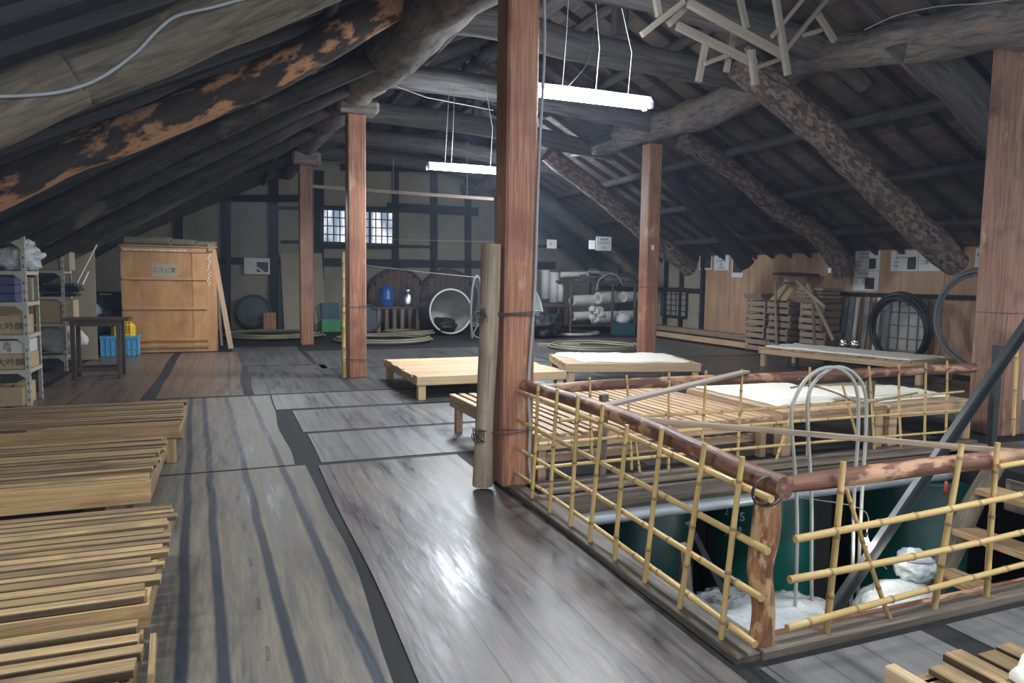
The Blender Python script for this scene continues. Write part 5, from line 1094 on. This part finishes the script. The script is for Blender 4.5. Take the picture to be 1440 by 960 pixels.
p0 = P(757, 430, 'y', 20.0); b = MB(); b.box(p0.x - .1, p0.x + .9, 19.6, 20.4, P(760, 426, 'y', 20).z - .1, P(760, 425, 'y', 20).z - .02); b.box(p0.x, p0.x + .08, 19.65, 19.75, 0, .9); b.box(p0.x + .75, p0.x + .83, 19.65, 19.75, 0, .9); b.box(p0.x, p0.x + .08, 20.25, 20.35, 0, .9); b.box(p0.x + .75, p0.x + .83, 20.25, 20.35, 0, .9); b.build('low_stand', 'dark_table', None, 'dark stand under the white cylinders', 'stand')
p = P(880, 468, 'y', 18.2); plastic_crate(p.x - .22, p.x + .3, p.y, p.y + .4, 0, .36, 'teal_crate', 'dark teal tub on the floor left of the red-brown right post')
b = MB(); b.blob((p.x + .03, p.y + .2, .48), (.24, .18, .17), .3, 2.2, 22, 16, flat=.8); b.build('white_bag', 'white_plastic', None, 'white plastic bag stuffed into the dark teal tub', 'bag')

# ------------------------------------------------------------------ notices
def notice_x(px0, py0, px1, py1, lab, pic=None, lines=0, x=UR - .04, frame=None, txt=None):
    a = P(px0, py0, 'x', x); c = P(px1, py1, 'x', x); ya, yb = a.y, c.y; z0, z1 = min(a.z, c.z), max(a.z, c.z)
    t = thing('notice_sheet', lab, 'notice', (x, (ya + yb) / 2, z0), 'white notices pinned on the right wall')
    b = MB(); b.box(x - .008, x, yb, ya, z0, z1); b.build('paper', frame or 'paper', t, bevel=0)
    W = ya - yb; Hh = z1 - z0
    if pic:
        b = MB(); b.box(x - .012, x - .009, ya - W * pic[2], ya - W * pic[0], z1 - Hh * pic[3], z1 - Hh * pic[1]); b.build('picture', 'photo', t)
    for s, fs, fx, fy in (txt or ()): text(s, fs, (x - .010, ya - W * fx, z1 - Hh * fy), (0, -1, 0), (0, 0, 1), 'ink', t, ext=.0005)
    return t
notice_x(984, 358, 1001, 379, 'black picture in a white border, leftmost notice on the right wall', (.08, .06, .92, .90))
notice_x(1005, 358, 1025, 380, 'white notice with four lines of print beside the black picture', txt=(('\u85cf\u306e\u6b74\u53f2', .07, .5, .18), ('\u5ba4\u306e\u9053\u5177\u985e', .075, .5, .4), ('\u4f7f\u7528', .07, .5, .62), ('\u6728\u6876\u30fb\u9ea4', .06, .5, .84)))
notice_x(1030, 366, 1045, 390, 'small notice half covered by the black rafter end', (.1, .0, .95, .72))
T = (('\u9eb9\u5ba4\u306e\u85cf', .055, .38, .14), ('\u84b8\u7c73\u306e\u53f0\u8aac', .05, .38, .34), ('\u7528\u9014', .05, .2, .56), ('\u6728\u88fd', .05, .2, .76))
notice_x(1204, 353, 1237, 380, 'upper of the two white notices one above the other', (.58, .4, .85, .92), txt=T)
notice_x(1201, 381, 1235, 409, 'lower of the two white notices one above the other', (.48, .34, .84, .92), txt=T[:2])
notice_x(1254, 353, 1291, 381, 'white notice with a dark picture, left of the thick bark log end', (.62, .32, .92, .92), txt=T)
notice_x(1292, 355, 1322, 381, 'white notice partly hidden by the thick bark log end', txt=(('\u4e8c\u968e', .09, .3, .55),))
notice_x(1373, 349, 1384, 381, 'white notice just left of the worn right-edge post', txt=(('\u85cf', .08, .4, .3),))
def hang(px0, py0, px1, py1, yv, lab, txt):
    a = P(px0, py1, 'y', yv); c = P(px1, py0, 'y', yv); t = thing('notice_sheet', lab, 'notice', ((a.x + c.x) / 2, yv, a.z)); b = MB(); b.box(a.x, c.x, yv, yv + .008, a.z, c.z); b.build('paper', 'paper', t)
    for s, fs, fx, fy in txt: text(s, fs, (a.x + (c.x - a.x) * fx, yv - .002, c.z - (c.z - a.z) * fy), (1, 0, 0), (0, 0, 1), 'ink', t, ext=.0005)
hang(838, 333, 860, 352, 15.6, 'white notice hanging in front of the dark rafters left of the post', (('\u9ed2\u677f\u306e\u68da', .05, .5, .2), ('\u3053\u3093\u306b\u3083\u304f', .075, .5, .45), ('\u7528\u306e\u68da', .04, .5, .8)))
hang(828, 338, 837, 350, 16.4, 'small greyish notice half hidden left of the hanging white notice', (('\u4e00', .06, .5, .4),))
hang(769, 337, 783, 349, 19.0, 'small white notice hanging right of the centre post', (('\u9eb9', .07, .4, .5),))
b = MB(); c = P(949, 347, 'y', 11.5); c = V3((P(948, 347, 'y', 11.915).x, 11.915, P(948, 347, 'y', 11.915).z)); 
c = P(918, 348, 'y', 11.495); b.box(c.x - .025, c.x + .025, 11.492, 11.4995, c.z - .045, c.z + .045); b.build('small_tag', 'paper', None, 'tiny white tag on the red-brown post under the curved log', 'tag')
c = P(1167, 380, 'x', 11.4); b = MB(); b.box(c.x - .01, c.x, c.y - .04, c.y + .04, c.z - .05, c.z + .05); b.build('small_tag', 'paper', None, 'tiny white tag on the bent log rafter above the crates', 'tag')

# ------------------------------------------------------------------ right wall goods
for i, (y0, y1, u, z) in enumerate(((14.0, 20.5, 12.05, .02), (13.8, 20.0, 11.85, .02), (13.9, 20.2, 12.0, .18), (13.7, 18.6, 11.6, .02), (13.85, 19.0, 11.8, .18))):
    pos = ('against the wall', 'second from the wall', 'lying on top at the wall', 'frontmost pale one', 'lying on top in front')[i]
    b = MB(); b.beam((u, y0, z + .07), (u, y1, z + .07), .13, .13); b.build('long_timber', 'crate_wood' if i != 3 else 'slat_brown', None, 'long timber on the floor along the right wall, ' + pos, 'timber', 'timbers along the right wall', bevel=.008)
def crate(x, y, z, lab, w=.62, d=.45, h=.30, first=[None], m='crate_wood'):
    if first[0] is None:
        t = thing('wooden_crate', lab, 'crate', (0, 0, 0), 'dusty wooden crates piled by the right wall')
        for s in (-1, 1):
            b = MB()
            for k in range(2): b.box(s * d / 2 - .008, s * d / 2 + .008, -w / 2, w / 2, .02 + k * .145, .02 + k * .145 + .105)
            b.build('long_side', m, t)
            b = MB()
            for k in range(2): b.box(-d / 2 + .01, d / 2 - .01, s * w / 2 - .008, s * w / 2 + .008, .02 + k * .145, .02 + k * .145 + .105)
            b.build('short_side', m, t)
            for s2 in (-1, 1): b = MB(); b.box(s * (d / 2 - .03) - .02, s * (d / 2 - .03) + .02, s2 * (w / 2 - .03) - .02, s2 * (w / 2 - .03) + .02, .002, h - .002); b.build('corner_post', m, t)
        b = MB()
        for k in range(5): b.box(-d / 2 + .01, d / 2 - .01, -w / 2 + .02 + k * .12, -w / 2 + .11 + k * .12, .012, .026)
        b.build('crate_bottom', m, t); first[0] = t; t.location = (x, y, z); return t
    t = copy_tree(first[0]); t.location = (x, y, z); t['label'] = lab; return t
cols = (((11.75, 13.45), 4, 'left'), ((11.6, 12.55), 4, 'middle'), ((11.7, 11.65), 4, 'right'))
nm = ('lowest', 'second', 'third', 'topmost')
for (x, y), n, cn in cols:
    for k in range(n):
        t = crate(x + rnd.uniform(-.03, .03), y + rnd.uniform(-.04, .04), .002 + k * .302, '%s crate in the %s column of the dusty crate pile' % (nm[k], cn)); t.rotation_euler.z = rnd.uniform(-.07, .07); t.scale.y = 1.1
CX, CY, CZ = 11.6, 12.55, 1.215
t = thing('cardboard_tray', 'open yellowish carton tilted on top of the crate pile', 'box', (CX, CY, CZ)); b = MB(); b.plate([(CX - .2, CY - .2, CZ + .01), (CX - .2, CY + .32, CZ + .01), (CX, CY + .18, CZ + .32), (CX, CY - .24, CZ + .32)], (1, 0, .3), .02); b.build('front_wall', 'cardboard', t); b = MB(); b.box(CX - .17, CX + .25, CY - .2, CY + .32, CZ, CZ + .01); b.build('tray_bottom', 'cardboard', t)
b = MB(); b.beam((CX - .15, CY - .35, CZ + .36), (CX + .1, CY + .2, CZ + .42), .18, .02); b.build('loose_board', 'crate_wood', None, 'loose board stacked over the yellowish carton', 'board')
for i in range(4):
    b = MB(); y = 11.35 + rnd.uniform(0, .1); b.box(11.45, 12.0, y, y + .7, CZ + i * .08, CZ + .065 + i * .08); b.build('wooden_tray', 'crate_wood', None, nm[i] + ' of the flat trays on the right end of the crate pile', 'tray', 'flat trays on the crate pile', bevel=.006)
for i in range(3):
    b = MB(); y = 13.15 + rnd.uniform(0, .1); b.box(11.45, 12.0, y, y + .6, CZ + i * .05, CZ + .042 + i * .05); b.build('wooden_tray', 'crate_wood', None, nm[i] + ' of the thin trays on the left end of the crate pile', 'tray', 'thin trays on the crate pile')
b = MB(); b.box(CX + .02, CX + .35, CY - .2, CY + .15, CZ + .33, CZ + .55); b.build('carton', 'cardboard', None, 'small carton under the topmost dark board of the pile', 'box')
b = MB(); b.beam((CX - .2, CY - .1, CZ + .6), (CX + .5, CY - .05, CZ + .58), .7, .05); b.build('loose_board', 'dark_table', None, 'flat dark board at the very top of the crate pile', 'board')
for a, c, lab in (((1135, 400), (1172, 478), 'long stick leaning across the middle column of the crate pile'), ((1090, 395), (1092, 490), 'upright batten between the left and middle crate columns'), ((1142, 408), (1146, 492), 'upright batten between the middle and right crate columns'), ((1120, 395), (1160, 432), 'short diagonal batten on the right crate column')):
    p, q = P(*a, 'x', 11.36), P(*c, 'x', 11.3); q.z = max(q.z, .02); b = MB(); b.beam(q, p, .07, .025, up=(1, 0, 0)); b.build('leaning_stick', 'crate_wood', None, lab, 'stick')
for i, (px, m) in enumerate(((1190, 'pole_grey'), (1198, 'pole_grey'), (1206, 'white_roll'), (1220, 'pole_grey'), (1221, 'white_roll'), (1236, 'white_roll'), (1250, 'pole_grey'))):
    p = P(px, 450, 'x', 12.16 - .05 * (i % 2)); b = MB(); w = .11 if m == 'pole_grey' else .07; b.beam((p.x - .12, p.y, .01), (p.x, p.y, P(px, 418, 'x', 12.1).z), w, .04, up=(1, 0, 0)); b.build('standing_slat', m, None, 'upright %s strip leaning on the right wall, %s from the crates' % ('grey' if m == 'pole_grey' else 'whitish', ('first', 'second', 'third', 'fourth', 'fifth', 'sixth', 'seventh')[i]), 'strip', 'upright strips leaning on the right wall')
t = thing('lattice_panel', 'framed lattice panel with pale panes leaning behind the black hose coil', 'panel', (12.1, 9.9, 0)); pa, pb = P(1236, 490, 'x', 12.15), P(1308, 420, 'x', 12.15)
b = MB(); b.box(12.15, 12.16, pb.y, pa.y, .3, pb.z); b.build('panes', 'glass_pale', t)
b = MB()
for i in range(6): yy = pb.y + (pa.y - pb.y) * i / 5; w = .06 if i in (0, 5) else .018; b.box(12.125, 12.15, yy - w / 2, yy + w / 2, .01, pb.z)
for i in range(5): zz = .32 + (pb.z - .35) * i / 4; w = .06 if i in (0, 4) else .018; b.box(12.127, 12.148, pb.y, pa.y, zz - w / 2, zz + w / 2)
b.build('lattice', 'crate_wood', t)
def wall_coil(px, py, x, r, n, hr, m, lab, spread=.05, a0=0, a1=2 * PI):
    c = P(px, py, 'x', x); c.z = max(c.z, r + .02)
    for i in range(n):
        b = MB(); rr_ = r * (1 - spread * i / n); b.tube(ringpts(c + V3((-.04 * (i % 3), 0, -(r - rr_) * .6)), rr_, (1, 0, .06), 52, jit=.03), hr, 8, closed=True)
        b.build('hose_loop', m, lab)
t = thing('hose_coil', 'big coil of black hose leaning before the pale lattice panel', 'hose', (11.8, 9.7, 0)); wall_coil(1266, 460, 11.9, .66, 8, .024, 'black_hose', t, .16)
b = MB(); c = P(1267, 418, 'x', 11.85); b.tube(ringpts(c, .06, (0, 1, 0), 14), .012, 6, closed=True); b.build('tie', 'dark_wire', t)
t = thing('hose_coil', 'tall coil of blue-grey hose leaning left of the right-edge post', 'hose', (11.8, 7.9, 0)); wall_coil(1382, 448, 11.7, .84, 5, .026, 'grey_hose', t, .09)
b = MB(); p = P(1308, 510, 'z', .1); b.box(p.x - .2, p.x + .2, p.y - .3, p.y + .3, .006, .2); b.build('blue_tub', 'blue_keg', None, 'small blue tub on the floor under the hose coils', 'tub', bevel=.02)
for i, px in enumerate((1188, 1203)):
    p = P(px, 487, 'x', 11.4); t = thing('wire_whisk', ('left', 'right')[i] + ' crumpled shiny foil lump behind the far cloth bench', 'foil', tuple(p)); b = MB(); b.blob((p.x, p.y, .42), (.09, .09, .10), .5, 3, 20, 14); b.build('foil', 'chrome', t)
b = MB(); b.box(11.2, 11.6, 9.6, 11.1, .28, .33); b.box(11.22, 11.28, 9.65, 9.71, .006, .28); b.box(11.5, 11.56, 9.65, 9.71, .006, .28); b.box(11.22, 11.28, 11.0, 11.06, .006, .28); b.box(11.5, 11.56, 11.0, 11.06, .006, .28); b.build('low_bench', 'dark_table', None, 'low dark bench behind the far cloth bench', 'bench')
b = MB(); p = P(1432, 490, 'y', 6.6); b.box(p.x - .15, p.x + .9, 6.6, 6.7, .0, 1.05); b.build('display_board', 'paper', None, 'white panel seen right of the right-edge post', 'panel')

sc.view_settings.view_transform = 'Standard'
sc.view_settings.look = 'None'
sc.view_settings.exposure = .12
sc.cycles.use_denoising = True
sc.cycles.max_bounces = 6
